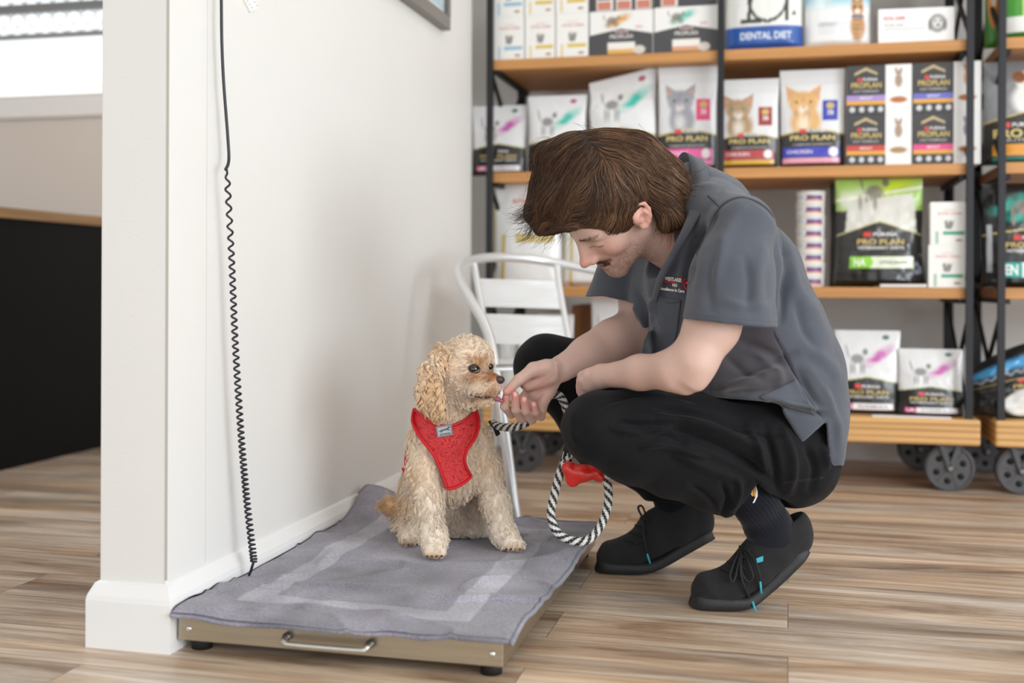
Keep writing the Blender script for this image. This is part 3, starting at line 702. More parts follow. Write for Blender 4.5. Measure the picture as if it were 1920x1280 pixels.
def carton(name,label,group,px0,px1,pyb,pyt,art,yf=3.99,dep=.12,zb=None,cat='box',rot=0,side='#e6e5e2',pitch=0,height=None,x0=None,x1=None):
    if x0 is None: x0,x1=SX(px0,yf),SX(px1,yf)
    W=x1-x0; z0=zb if zb is not None else float(YP((px0+px1)/2,pyb,yf)[2]); Hh=height if height else float(YP((px0+px1)/2,pyt,yf)[2])-z0
    a=art; NU,NV=a.u.shape
    Fv=np.stack([(a.u-.5)*W,a.u*0,a.v*Hh],-1).reshape(-1,3); idx=np.arange(NU*NV).reshape(NU,NV); q=np.stack([idx[:-1,:-1],idx[1:,:-1],idx[1:,1:],idx[:-1,1:]],-1).reshape(-1,4)
    mb=MB(); mb.mi(PM['card'])
    for (st,u0,u1,v0,v1,col,bold) in a.t: put_text(mb,st,tm(col),lambda u,v: np.stack([(u-.5)*W,u*0-.0006,v*Hh],-1),u0,u1,v0,v1,bold)
    sm_=tm(side); mb.box(-W/2+.0002,W/2-.0002,.0003,dep,0.0002,Hh-.0002,sm_,bev=.0015)
    faces=[tuple(f) for f in q]; nf=len(faces); off=len(Fv); faces+=[tuple(i+off for i in f) for f in mb.f]
    me=bpy.data.meshes.new(name); me.from_pydata([tuple(v) for v in Fv]+mb.v,[],faces)
    for m in mb.mats: me.materials.append(m)
    me.polygons.foreach_set('material_index',[0]*nf+mb.m); setcols(me,np.concatenate([a.c.reshape(-1,3),np.ones((len(mb.v),3))*.8])); me.update()
    o=link(name,me); o.location=((x0+x1)/2,yf,z0); o.rotation_euler=(pitch,0,rot); tag(o,label,cat,group); return o
ZB={1:.243,2:.672,3:1.080,4:1.486}
def gable(a,vmid,vside,col='#22201f',line=None):
    a.poly([(0,0),(1,0),(1,vside),(.5,vmid),(0,vside)],col)
    if line: a.m((np.abs(a.v-(vmid-(np.abs(a.u-.5)*2)*(vmid-vside)))<.008),line)
    return a
def proplan(a,v0,s=1.,sub=True,txt='#c9b06a',w=.66,cu=.5,name='PRO PLAN'):
    h=.052*s
    a.rect(cu-.20*s,cu-.10*s,v0+h*2.15,v0+h*3.05,'#d8433f') ; a.text('PURINA',cu-.085*s,cu+.2*s,v0+h*2.25,v0+h*2.9,'#f2eeee')
    a.text(name,cu-w/2,cu+w/2,v0+h*.75,v0+h*1.75,txt,1.6)
    if sub: a.text('VETERINARY DIETS',cu-w/2,cu+w/2,v0-.1*h,v0+h*.45,'#e6e3df',1.2)
    return a
def feline(sw,code,band,vmid=.45,code_txt='#f6e8ee',desc='FORMULA'):
    a=Art(72,96,'#e4e5e6',1.35); a.soft((a.v-.8)*2,'#d2d4d8'); a.swoosh(.68,.70,sw,.45,.34).cat_small(.34,.66,.30,'#6d6a68')
    a.ell(.78,.92,.06,.03,'#3d6f5e' if 'c' in sw[1:2] else '#b04a74')
    gable(a,vmid,vmid-.07,line='#cfd09a'); proplan(a,.20)
    a.rect(.1,.9,.055,.135,'#f4eef0').rect(.1,.28,.055,.135,band); a.text(code,.13,.26,.07,.12,'#ffffff',1.5); a.text(desc,.36,.82,.08,.11,'#8a8a8a'); return a
PINK='#c85fae';TEAL='#3fbfae'
G3='bags on the second shelf from the top'
bag('food_bag','pink swoosh pouch at the far left end of the second shelf, jutting past the upright',G3,881,984,320,196,feline(PINK,'UR','#e0468e'),yf=4.06,zb=1.08)
bag('food_bag','upright square topped pouch with teal swoosh, just right of the leftmost pink swoosh pouch',G3,986,1096,320,177,feline(TEAL,'EN','#1f9f8e'),yf=4.03,zb=1.08)
def wtilt(u,v,x,y,z):
    return x+.0*v,y+.012*np.sin(v*7+u*2),z+ (-.032*(1-u)*np.clip(v-.55,0,1)/.45*1.6)
bag('food_bag','crumpled white pouch with teal swoosh and slanted top, behind the man’s hair',G3,1104,1230,320,124,feline(TEAL,'GI','#1f9f8e',.42),yf=4.03,zb=1.08,crumple=2.2,warp=wtilt,shear=-.02)
def catbag(fc,fc2,badge,band,band2,eye='#7b8a5f',cu=.38,big=.26):
    a=Art(84,112,'#e1e2e3',1.5); a.soft((a.v-.82)*3,'#c9ccd0'); a.soft((.03-np.abs(a.v-.86))*20*.3,'#b9bcc2')
    a.cat_face(cu,.66,big,fc,fc2,eye); a.rect(.66,.9,.50,.68,badge).poly([(.66,.50),(.78,.53),(.9,.50),(.9,.47),(.66,.47)],badge); a.ell(.78,.625,.07,.035,GOLD); a.text('38',.73,.83,.53,.58,'#f3e9e4')
    gable(a,.395,.335,line='#cdbb7c'); proplan(a,.235,sub=False,txt='#d8c27c',w=.7); a.text('COMPLETE NUTRITION',.2,.8,.222,.238,'#cfcac4')
    a.rect(.04,.92,.105,.20,band).rect(.04,.92,.045,.098,band2); a.ell(.82,.155,.075,.05,'#f2e6ea'); a.text('CHICKEN',.1,.5,.14,.175,'#f2e6ea'); return a
bag('food_bag','white pouch with a grey cat face, pink badge and pink band',G3,1231,1343,307,122,catbag('#9b9ca6','#d9d7d8','#e2447c','#e4579c','#e989b7'),yf=4.01,zb=1.08)
bag('food_bag','shorter white pouch with a brown tabby cat face, dark red badge and red band',G3,1349,1459,307,146,catbag('#b59472','#e6ded2','#9c2f33','#b33c40','#d9a93e',eye='#7fae9a',cu=.3,big=.27),yf=4.0,zb=1.08)
bag('food_bag','white pouch with an orange cat face, blue badge and blue band',G3,1461,1584,307,128,catbag('#e0b074','#f0dfc6','#2f3fae','#3338b5','#e9a3b4',eye='#c9a557',cu=.36,big=.28),yf=4.0,zb=1.08)
def duo(band,c1='#b56f3c',cat_='#a9907c'):
    a=Art(80,64,'#3b3a3c',.75); a.soft((a.v-.6)*.5,'#5b5a5e'); a.rect(.60,1,0,1,'#edecea')
    a.poly([(.12,.80),(.3,.90),(.48,.80),(.48,.85),(.3,.96),(.12,.85)],'#c4b184')
    a.rect(.0,.595,.30,.40,band).rect(0,.595,.22,.29,'#e0a546')
    for k in range(4): a.ell(.09+.145*k,.12,.045,.06,'#cfd0d3')
    a.rect(.17,.23,.68,.76,'#d8433f'); a.text('PURINA',.25,.48,.69,.75,'#e8e6e4'); a.text('PROPLAN',.07,.54,.55,.66,'#c9b06a',1.5); a.text('CAT FORMULA',.1,.5,.46,.51,'#bdbab6')
    a.text('ADULT',.2,.4,.325,.375,'#f2eeee')
    a.ell(.80,.68,.07,.16,cat_,edge=.35).ell(.80,.84,.06,.055,cat_,edge=.3).ell(.76,.90,.02,.04,cat_).ell(.84,.90,.02,.04,cat_)
    a.ell(.80,.30,.155,.075,c1,edge=.3); return a
G4='cartons stacked two by two on the second shelf'
zc=1.08; hh=(float(YP(1650,216,3.99)[2])-1.08)
carton('food_carton','dark and white carton with a lilac band, top left of the two by two stack',G4,1586,1708,0,0,duo('#a78fc9'),zb=zc+hh+.0005,height=hh)
carton('food_carton','dark and white carton with a red band, bottom left of the two by two stack',G4,1586,1708,0,0,duo('#c94a44','#a98a5c'),zb=zc,height=hh)
carton('food_carton','dark and white carton with a blue-violet band, top right of the two by two stack',G4,1711,1838,0,0,duo('#6a6fc4',cat_='#d9a066'),zb=zc+hh+.0015,height=hh+.002,yf=4.0)
carton('food_carton','dark and white carton with a pink band, bottom right of the two by two stack',G4,1711,1838,0,0,duo('#e0518c',cat_='#8f86a3'),zb=zc,height=hh+.001,yf=4.0)
def royal(accent,bar='#d9b34f',asp=1.5):
    a=Art(40,60,'#eeede9',asp); a.text('ROYAL CANIN',.2,.86,.70,.755,'#d98d86',1.3); a.text('VETERINARY',.35,.7,.79,.815,'#d9a9a2')
    a.poly([(.42,.36),(.58,.36),(.66,.58),(.58,.52),(.53,.60),(.49,.5),(.43,.6),(.38,.52)],'#7c7873',.9)
    a.rect(.34,.94,.235,.315,accent); a.rect(.14,.22,.02,.32,accent,.7); a.ell(.78,.10,.1,.028,'#a58255'); return a
G5='small white cartons at the top left'
GRP=[(924,981,'#92bcd6','with blue bars','leftmost column'),(983,1039,'#dcbf5c','with yellow bars','middle column'),(1041,1101,'#dcbf5c','with yellow bars','right column')]
for i,(a_,b_,c_,d_,e_) in enumerate(GRP):
    h1=.158
    carton('food_carton','small white carton %s, %s, on the shelf board'%(d_,e_),G5,a_,b_,0,0,royal(c_),zb=1.486,height=h1,yf=3.985)
    carton('food_carton','small white carton %s, %s, upper row, on another carton'%(d_,e_),G5,a_-1,b_-1,0,0,royal(c_),zb=1.486+h1+.0005,height=h1,yf=3.985)
def wide(sw,band,top='#ecebe8'):
    a=Art(80,60,top,.7); a.swoosh(.45,.78,sw,.2,.28); a.cat_small(.35,.78,.25,'#7c6a5c'); a.text('60g',.72,.84,.58,.66,'#d98fae')
    gable(a,.60,.47,col='#48474a'); a.rect(.28,.72,.06,.30,'#ece8e2').rect(.28,.72,.05,.14,band); a.text('PURINA',.4,.62,.5,.56,'#f0c9c9'); a.text('PROPLAN',.32,.68,.38,.47,'#d8d5cf',1.3); a.ell(.78,.12,.1,.1,'#d9cfc6'); return a
G6='wide cartons on the top shelf'
carton('food_carton','wide dark grey and white carton with an orange swoosh on the top shelf',G6,1104,1223,0,20,wide('#dba35c','#e2b15f'),zb=1.486)
carton('food_carton','wide dark grey and white carton with a teal swoosh on the top shelf',G6,1225,1345,0,12,wide('#63c4b4','#d9a27a'),zb=1.486,dep=.11)
def darkbox(n):
    a=Art(60,50,'#47464a',.8)
    for k in range(n): a.rect(.08+k*.32,.34+k*.32,.02,.9,'#f0eeea'); a.rect(.1+k*.32,.32+k*.32,.03,.25,'#c87f6c'); a.rect(.1+k*.32,.32+k*.32,.3,.8,'#2f2c2b')
    return a
carton('food_carton','dark carton with three printed panels on top of the orange swoosh carton',G6,1108,1222,0,0,darkbox(3),zb=float(YP(1160,20,3.99)[2])+.001,height=.13)
carton('food_carton','dark carton with one printed panel on top of the teal swoosh carton',G6,1229,1343,0,0,darkbox(1),zb=float(YP(1285,12,3.99)[2])+.001,height=.13)
# dental diet bag
a=Art(84,100,'#e9eae6',1.4)
a.rect(0,1,0,.17,'#2757a6'); a.text('DENTAL DIET',.2,.86,.075,.125,'#dfe8f5',1.5)
for pts in ([(.28,.2),(.33,.2),(.36,.42),(.31,.42)],[(.78,.2),(.82,.2),(.82,.55),(.78,.55)],[(.2,.19),(.48,.19),(.48,.215),(.2,.215)]): a.poly(pts,'#3b3f3b')
r_=np.sqrt(((a.u-.55)/.25)**2+((a.v-.36)/.16)**2); a.m((np.abs(r_-1)<.07)&(a.u<.8),'#3b3f3b'); a.poly([(.86,.235),(.93,.235),(.895,.28)],'#4c5b4f')
bag('food_bag','white bag with a looping black letter and blue lower band on the top shelf','bags on the top shelf',1357,1504,88,-180,a,yf=4.0,zb=1.486,T=.09,cat='bag')
a=Art(84,100,'#eceeee',1.4); a.soft((a.v-.28)*9,'#5fb9cf'); a.soft(np.clip(.25-np.abs(a.u-.2-(a.v-.3)*.5),0,1)*3*(a.v>.3),'#eaf3f4'); a.rect(.2,.8,.1,.2,'#e3e4e6'); a.text('URINARY',.2,.5,.16,.19,'#b9c4cc')
a.ell(.8,.15,.13,.13,'#b98a55',edge=.3).ell(.8,.29,.11,.07,'#b98a55',edge=.2).poly([(.71,.33),(.72,.40),(.78,.345)],'#a87d4f').poly([(.89,.33),(.88,.40),(.82,.345)],'#a87d4f').rect(.7,.9,.215,.235,'#5a6488').ell(.76,.30,.02,.012,'#2a241c').ell(.84,.30,.02,.012,'#2a241c').ell(.8,.265,.045,.02,'#e6dccb')
for k in range(5): a.ell(.8,.06+k*.035,.11,.006,'#6d4a2a',a=.6,edge=.5)
bag('food_bag','white and turquoise bag with a sitting tabby cat picture on the top shelf','bags on the top shelf',1507,1632,85,-160,a,yf=4.0,zb=1.486,T=.08)
a=Art(70,30,'#efedec',.45); a.text('ROYAL CANIN',.07,.35,.68,.78,'#c8504a',1.4); a.text('Pet Info Guide',.08,.33,.5,.58,'#a7a4a4'); a.text('Small Premium Adult Dog Breeds',.08,.6,.38,.45,'#b5b2b2')
a.ell(.78,.55,.13,.30,'#8b8a88',edge=.25).ell(.78,.56,.085,.2,'#d7d6d3',edge=.4).ell(.75,.62,.018,.035,'#222222').ell(.82,.62,.018,.035,'#222222').ell(.785,.5,.02,.035,'#222222').ell(.68,.5,.03,.2,'#6b6a68',a=.8,edge=.4).ell(.88,.5,.03,.2,'#6b6a68',a=.8,edge=.4)
carton('info_box','long low white box with a shaggy dog drawing on the top shelf',None,1645,1788,80,15,a,yf=4.0,zb=1.486,dep=.1,rot=.05,side='#d9d6d4')
# ---- third level
def goldbag():
    a=Art(72,100,'#e7e7e6',1.5); a.text('ROYAL CANIN',.3,.75,.80,.85,'#d06a60',1.4); a.text('VETERINARY',.4,.68,.87,.89,'#c9a6a0'); a.rect(.36,.9,.42,.5,'#cdb764'); a.rect(.15,.2,.0,.5,'#cdb764'); a.text('LIGHT WEIGHT',.42,.8,.445,.475,'#efe6c6'); a.poly([(.5,.55),(.66,.55),(.62,.72),(.52,.7)],'#8a8680',.8); a.soft((.04-np.abs(a.u-.02))*25,'#c9b46a'); return a
bag('food_bag','tall white bag with a gold bar and red name behind the chair’s left post','bags on the third shelf',917,1050,540,342,goldbag(),yf=4.02,zb=.672,T=.09,top_w=.97)
bag('food_bag','tall white and gold bag behind the chair rail, right of the first gold bar bag','bags on the third shelf',1052,1150,540,345,goldbag(),yf=4.03,zb=.672,T=.08)
# can stack
def can(px,z,h,i):
    mb=MB(); x=SX(px,4.03); r=.0475
    mb.lathe([(0,0),(r*.93,0),(r*.98,.002),(r,.004),(r,h*.72)],tm('#efeeea'),n=36); mb.lathe([(r,h*.72),(r*1.05,h*.74),(r*1.06,h*.97),(r*1.0,h),(0,h)],tm('#e3e2de'),n=36)
    for t0,t1,z0,z1,c in ((-.6,.6,.30,.64,'#6a4d86'),(-.7,.7,.16,.30,'#d98a5e'),(-1.5,-.8,.3,.6,'#cfd6e6')):
        n=12;vs=[];
        for k in range(n+1):
            t=t0+(t1-t0)*k/n+.28
            for zz in (z0,z1): vs.append(((r+.0006)*math.sin(t),-(r+.0006)*math.cos(t),h*zz))
        mb.add(vs,[(2*k,2*k+2,2*k+3,2*k+1) for k in range(n)],tm(c))
    o=mb.build('food_tin'); o.location=(x,4.03+.05,z); return o
nt_=8; hz_=(float(YP(1519,357,4.03)[2])-.672)/nt_
ordn=['lowest','second from the bottom','third from the bottom','fourth from the bottom','fourth from the top','third from the top','second from the top','topmost']
for i in range(nt_): tag(can(1519+ (i%2),.672+i*hz_,hz_-.0003,i),'round white tin with purple and orange label, %s in the tin stack'%ordn[i],'tin','stack of round tins')
a=Art(96,120,'#23221f',1.15)
a.rect(0,1,.70,1,'#a9cf6a').soft((.12-np.abs(a.v-.84-.1*(a.u-.5)))*9*(np.abs(a.u-.3)<.25),'#dfe2d8'); a.swoosh(.68,.92,'#c8e63c',.2,.35).soft((.02-np.abs(a.v-.86-.12*(a.u-.5)))*60,'#f2f4e4').cat_small(.45,.88,.3,'#6f6a64')
a.poly([(.10,.50),(.5,.605),(.93,.49),(.89,.86),(.55,.83),(.3,.77),(.14,.78)],'#dbdad2'); a.ell(.45,.78,.03,.1,'#8c8880',a=.8,edge=.4).ell(.28,.78,.03,.09,'#8c8880',a=.7,edge=.4)
a.m(np.abs(a.v-(.605-np.abs(a.u-.5)*.26)+.004)<.006,'#c9c088')
proplan(a,.345,1.,w=.54,cu=.51); a.rect(.16,.88,.165,.275,'#dfe8cf').rect(.16,.39,.165,.275,'#8ed13c').poly([(.39,.165),(.43,.22),(.39,.275)],'#8ed13c'); a.text('HA',.21,.34,.185,.255,'#f3fbe6',2); a.text('HYPOALLERGENIC',.5,.82,.205,.235,'#8d8f88'); a.soft(np.clip(vnoise(np.stack([a.u*22,a.v*24,a.u*0],-1))-.35,0,1)*3*(a.u>.82)*(a.v<.55),'#8d95ab')
bag('food_bag','large black bag with green HA label and lime top on the third shelf','bags on the third shelf',1563,1738,530,333,a,yf=4.0,zb=.676,T=.12,crumple=1.6,top_w=.94)
a=Art(30,40,'#2a2a28',1.3); a.rect(.1,.6,.75,1,'#9fb08f'); a.rect(.2,.5,.1,.2,'#cfd6c6')
bag('food_bag','dark bag with a pale corner mostly hidden behind the large lime topped bag','bags on the third shelf',1556,1640,530,330,a,yf=4.2,zb=.672,T=.08)
def fl_(n,l,px0,px1,z,hgt,yf=3.972):
    mb=MB(); x0,x1=SX(px0,yf),SX(px1,yf); mb.box(x0,x1,yf,yf+.03,z,z+hgt,tm('#e3dedb'),bev=.002); return tag(recenter(mb.build(n)),l,'packet')
fl_('flat_packet','slim white packet lying on the third shelf under the lime topped bag',1650,1738,.6725,.010,yf=3.968)
hb=.141
for i,(dx,l) in enumerate(((0,'lower'),(3,'upper'))):
    carton('food_carton','small white carton with green bar beside the right upright, %s of two'%l,'green barred cartons',1741+dx,1808+dx+2,0,0,royal('#4fa684'),zb=.672+i*(hb+.0005),height=hb,yf=3.985,dep=.1)
# ---- base level
G1='bags on the trolley base'
def urbag():
    return feline(PINK,'UR','#cf2f7c',.45)
bag('food_bag','tall square topped white pouch with pink swoosh standing on the trolley base',G1,1566,1690,770,620,urbag(),yf=4.0,zb=.243,T=.07)
bag('food_bag','shorter white pouch with pink swoosh on the trolley base beside the right upright',G1,1684,1811,772,655,urbag(),yf=3.985,zb=.243,T=.07,top_w=.95)
bag('food_bag','white pouch with pink swoosh mostly hidden behind the man’s back',G1,1470,1566,770,634,urbag(),yf=4.12,zb=.243,T=.07)
mb=MB(); x0,x1=SX(1636,3.945),SX(1785,3.945); mb.box(x0,x1,3.94,3.975,.243,.247,tm('#e9e8ea'),bev=.001); tag(recenter(mb.build('shelf_strip')),'flat white strip on the trolley base in front of the pink swoosh pouches','strip')
bag('food_bag','white and gold bag on the trolley base above the man’s hand, nearer the dog',G1,925,1000,770,600,goldbag(),yf=4.02,zb=.243,T=.08)
bag('food_bag','white and gold bag on the trolley base behind the man’s far knee',G1,1002,1072,770,590,goldbag(),yf=4.05,zb=.243,T=.08)
bag('food_bag','white pouch with lilac print seen under the man’s far sleeve',G1,1106,1180,770,556,feline('#8d78b5','UR','#a06fb0'),yf=4.05,zb=.243,T=.07)
mb=MB(); mb.box(SX(1072,4.16),SX(1104,4.16),4.16,4.4,.243,.60,mat('brown_cardboard','#8a5f3a',.7,var=.1),bev=.004); tag(recenter(mb.build('cardboard_box')),'brown cardboard box on the trolley base left of the lilac printed pouch','box')
# ---- right hand trolley
a=Art(90,120,'#8d8f92',1.4); a.soft((a.v-.75)*2,'#5f6164'); a.ell(.62,.62,.34,.2,'#e9e8e4',edge=.25).ell(.6,.8,.25,.13,'#ebe9e5',edge=.2).ell(.42,.84,.1,.07,'#8a5a38',edge=.3).ell(.78,.84,.1,.08,'#8a5a38',edge=.3).ell(.5,.82,.02,.014,'#1c1814').ell(.68,.82,.02,.014,'#1c1814').ell(.59,.76,.035,.02,'#2a211c')
gable(a,.50,.40,line=GOLD); a.rect(.18,.3,.35,.40,'#d8433f'); a.text('PURINA',.32,.6,.355,.395,'#f2eeee'); a.text('PRO PLAN',.10,.92,.25,.335,'#d6c17c',2); a.text('NUTRITION',.2,.8,.215,.24,'#bfbcb8'); a.rect(.1,.95,.08,.19,'#e0992f').rect(.1,.95,.03,.06,'#2f8f80')
G7='bags on the right hand trolley'
bag('food_bag','big grey and black bag with a brown and white dog picture on the right trolley',G7,1846,2010,306,108,a,yf=4.02,zb=1.08,T=.12)
a=Art(90,120,'#1c1b1a',1.4); a.swoosh(.4,.8,'#1f9f8e',.2,.4).swoosh(.5,.68,'#1f9f8e',-.1,.3); a.ell(.55,.76,.14,.09,'#8a847c',edge=.4).ell(.7,.84,.07,.05,'#8a847c').ell(.4,.7,.03,.12,'#8a847c'); a.m(np.abs(a.v-.55-(a.u-.5)*.1)<.008,GOLD)
proplan(a,.34,w=.62,cu=.6); a.rect(.22,.75,.10,.24,'#eef3f2').rect(.22,.5,.10,.24,'#1fa796'); a.text('EN',.27,.45,.12,.22,'#f2fbfa',2); a.rect(.05,.12,.15,.6,'#bfc3c8')
bag('food_bag','big black bag with teal swooshes and an EN label on the right trolley',G7,1845,1990,540,340,a,yf=4.02,zb=.672,T=.13,crumple=1.5)
a=Art(70,90,'#4f9e3e',1.4); a.rect(0,1,.0,.18,'#3d7d33').rect(.0,1,.06,.2,'#eceeea').rect(.3,1,.2,.6,'#b7d96a')
bag('food_bag','bright green and white bag at the top of the right trolley',G7,1880,2000,72,-150,a,yf=4.0,zb=1.486,T=.09)
a=Art(50,60,'#4a8f3c',1.4); a.ell(.5,.45,.4,.3,'#d8863c').ell(.5,.5,.2,.15,'#e9d8c0')
bag('food_bag','small green bag with an orange picture, left end of the right trolley’s top shelf',G7,1846,1878,72,-120,a,yf=4.12,zb=1.486,T=.05)
a=Art(90,90,'#1d1f22',1.0); a.soft((.10-np.abs(a.v-.78))*14,'#4a9fd4'); a.soft((.03-np.abs(a.v-.66-.02*np.sin(a.u*60)))*40,'#9aa4ac'); a.ell(.62,.22,.34,.22,'#e6e6e2'); proplan(a,.40,w=.5,cu=.65); a.m(np.abs(a.v-.56)<.008,GOLD)
def wslump(u,v,x,y,z): return x,y-.02*np.sin(v*pi),z*(.62+.38*np.sin(np.clip(u,0,1)*pi*.62))
bag('food_bag','slumped black and blue bag on the base of the right trolley',G7,1828,2010,782,640,a,yf=4.0,zb=.243,T=.16,crumple=2.2,warp=wslump)
a=Art(20,30,'#c9ccd2',1.4)
# =================== the crouching man ===================
from mathutils.bvhtree import BVHTree
def rp(px,D): return px*D/F
def K(px,py,D,r): return (PC(px,py,D),rp(r,D))
def topx(V):
    u=V[:,0]*F/V[:,1]; v=(H-V[:,2])*F/V[:,1]; return np.stack([960+u-v*RL,HY+v+u*RL],1)
def foldpx(V,N,lst,dmax=9.,soft=1.):
    """cloth creases laid along lines on the side of the cloth they are seen from"""
    Q=topx(V); off=np.zeros(len(V)); face=np.clip(-(N*V/np.linalg.norm(V,axis=1)[:,None]).sum(1)*3,0,1)*(V[:,1]<dmax)
    for pts,amp,w in lst:
        pts=catmull(pts,5) if len(pts)>2 else np.array(pts,float); L=[0]
        for a,b in zip(pts[:-1],pts[1:]): L.append(L[-1]+np.linalg.norm(b-a))
        best=np.full(len(V),1e9);s_=np.zeros(len(V))
        for i,(a,b) in enumerate(zip(pts[:-1],pts[1:])):
            ba=b-a;t=np.clip(((Q-a)@ba)/(ba@ba+1e-9),0,1);d=np.linalg.norm(Q-a-t[:,None]*ba,axis=1)
            m=d<best;best[m]=d[m];s_[m]=(L[i]+t[m]*(L[i+1]-L[i]))/L[-1]
        tap=np.clip(np.minimum(s_,1-s_)*3.5,0,1)**.8
        off+=amp*tap*np.exp(-(best/w)**2)
    return V+N*(off*face*soft)[:,None]
class Proj:
    def __init__(s,V,Q): s.t=BVHTree.FromPolygons([tuple(v) for v in V],[tuple(q) for q in Q])
    def __call__(s,px,py,off=0):
        d=PC(px,py,1.0)-np.array([0,0,H]); d/=np.linalg.norm(d); h=s.t.ray_cast(Vector((0,0,H)),Vector(d))
        if h[0] is None: return None
        return np.array(h[0])-d*off
def inpoly(Q,poly):
    ins=np.zeros(len(Q),bool);n=len(poly)
    for i in range(n):
        x0,y0=poly[i];x1,y1=poly[(i+1)%n]; c=((y0>Q[:,1])!=(y1>Q[:,1])); xx=x0+(Q[:,1]-y0)*(x1-x0)/(y1-y0+1e-9); ins^=(c&(Q[:,0]<xx))
    return ins
def patch(pr,left,right,off,thick,m,name,parent,nu=24,nv=40,cols=None,dflt=2.4):
    """sheet of cloth lying on a body between two edge curves"""
    Lc=catmull(left,8);Rc=catmull(right,8); V=[];last=dflt
    for j in range(nv):
        t=j/(nv-1); a=Lc[min(int(t*(len(Lc)-1)),len(Lc)-1)] if t==1 else Lc[int(t*(len(Lc)-1))]*(1-(t*(len(Lc)-1))%1)+Lc[min(int(t*(len(Lc)-1))+1,len(Lc)-1)]*((t*(len(Lc)-1))%1)
        b=Rc[-1] if t==1 else Rc[int(t*(len(Rc)-1))]*(1-(t*(len(Rc)-1))%1)+Rc[min(int(t*(len(Rc)-1))+1,len(Rc)-1)]*((t*(len(Rc)-1))%1)
        for i in range(nu):
            q=a+(b-a)*i/(nu-1); h=pr(q[0],q[1],off)
            if h is None: h=PC(q[0],q[1],last)
            last=h[1]; V.append(h)
    V=np.array(V).reshape(nv,nu,3)
    for _ in range(3):
        W=V.copy(); W[1:-1,1:-1]=(V[:-2,1:-1]+V[2:,1:-1]+V[1:-1,:-2]+V[1:-1,2:])/4; V=W
    V=V.reshape(-1,3); B=V.copy(); B[:,1]+=thick; idx=np.arange(nu*nv).reshape(nv,nu); q=np.stack([idx[:-1,:-1],idx[1:,:-1],idx[1:,1:],idx[:-1,1:]],-1).reshape(-1,4); n=nu*nv
    Q=[q,q[:,::-1]+n]
    for e in (idx[0],idx[-1][::-1],idx[::-1,0],idx[:,-1]): Q.append(np.stack([e[:-1],e[:-1]+n,e[1:]+n,e[1:]],1)[:,::-1])
    return mkmesh(name,np.concatenate([V,B]),np.concatenate(Q),m,cols=cols,parent=parent), V.reshape(nv,nu,3)
def wtube(pts,r,m,name,parent,n=8,closed=False,flat=1.):
    b=MB(); b.tube(c2w(np.array(pts)),r,m,n=n,closed=closed,flat=flat); return attach(b.build(name),parent)
root=empty('person',tuple(c2w(np.array([.52,2.45,0])))); tag(root,'crouching person in a grey scrub top and black trousers feeding the small dog by hand','person')
# ---------- head, in its own frame: forward, up, left ----------
HO=PC(1154,396,2.37); FW=np.array([-.626,-.142,-.767]);UP=np.array([-.579,-.574,.579]);LT=np.array([.522,-.807,-.277])
HM=np.stack([FW,UP,LT],1)      # columns (X,D,Z)
HM,_=np.linalg.qr(HM); HM*=np.sign((HM*np.stack([FW,UP,LT],1)).sum(0))
def h2c(p): return np.asarray(p)@HM.T+HO
def c2h(p): return (np.asarray(p)-HO)@HM
hd=SDF()
hd.ell((-.008,.042,0),(.096,.083,.074),k=.02).ell((.040,.048,0),(.058,.062,.061),k=.03).ell((.044,-.020,0),(.050,.066,.056),k=.025)
for s_ in (-1,1):
    hd.cone((-.004,-.050,.048*s_),(.076,-.094,.013*s_),.017,.016,k=.03)
    hd.ell((.058,-.016,.041*s_),(.022,.018,.017),k=.022)
    hd.cone((.091,.033,.008*s_),(.078,.033,.042*s_),.0095,.009,k=.014)
hd.ell((.080,-.094,0),(.018,.016,.022),k=.02).ell((.078,-.056,0),(.022,.028,.028),k=.02).ell((.045,-.07,0),(.045,.03,.04),k=.02)
for s_ in (-1,1): hd.ell((.101,.012,.034*s_),(.014,.011,.014),k=.010,sub=True)
hd.cone((.086,.024,0),(.100,-.026,0),.0125,.0145,k=.012)
for s_ in (-1,1): hd.ell((.0775,.010,.031*s_),(.0145,.0125,.0155),k=.004)
hd.cone((.096,.026,0),(.119,-.018,0),.0085,.0095,k=.012).ell((.1225,-.0235,0),(.0125,.0105,.0105),k=.008)
for s_ in (-1,1): hd.ell((.108,-.029,.0125*s_),(.011,.008,.0065),k=.006); hd.ell((.111,-.037,.0075*s_),(.006,.004,.003),k=.003,sub=True)
hd.cone((.101,-.050,-.012),(.101,-.050,.012),.0052,.0052,k=.007).cone((.096,-.0505,.012),(.086,-.0515,.025),.005,.003,k=.007).cone((.0985,-.0625,-.011),(.0985,-.0625,.011),.006,.006,k=.007).cone((.094,-.062,.012),(.086,-.0555,.024),.005,.003,k=.007)
hd.cone((.108,-.0560,-.012),(.108,-.0560,.012),.0022,.0022,k=.004,sub=True); hd.cone((.104,-.056,.012),(.086,-.0525,.029),.0022,.0016,k=.004,sub=True); hd.cone((.104,-.056,-.012),(.086,-.0525,-.029),.0022,.0016,k=.004,sub=True)
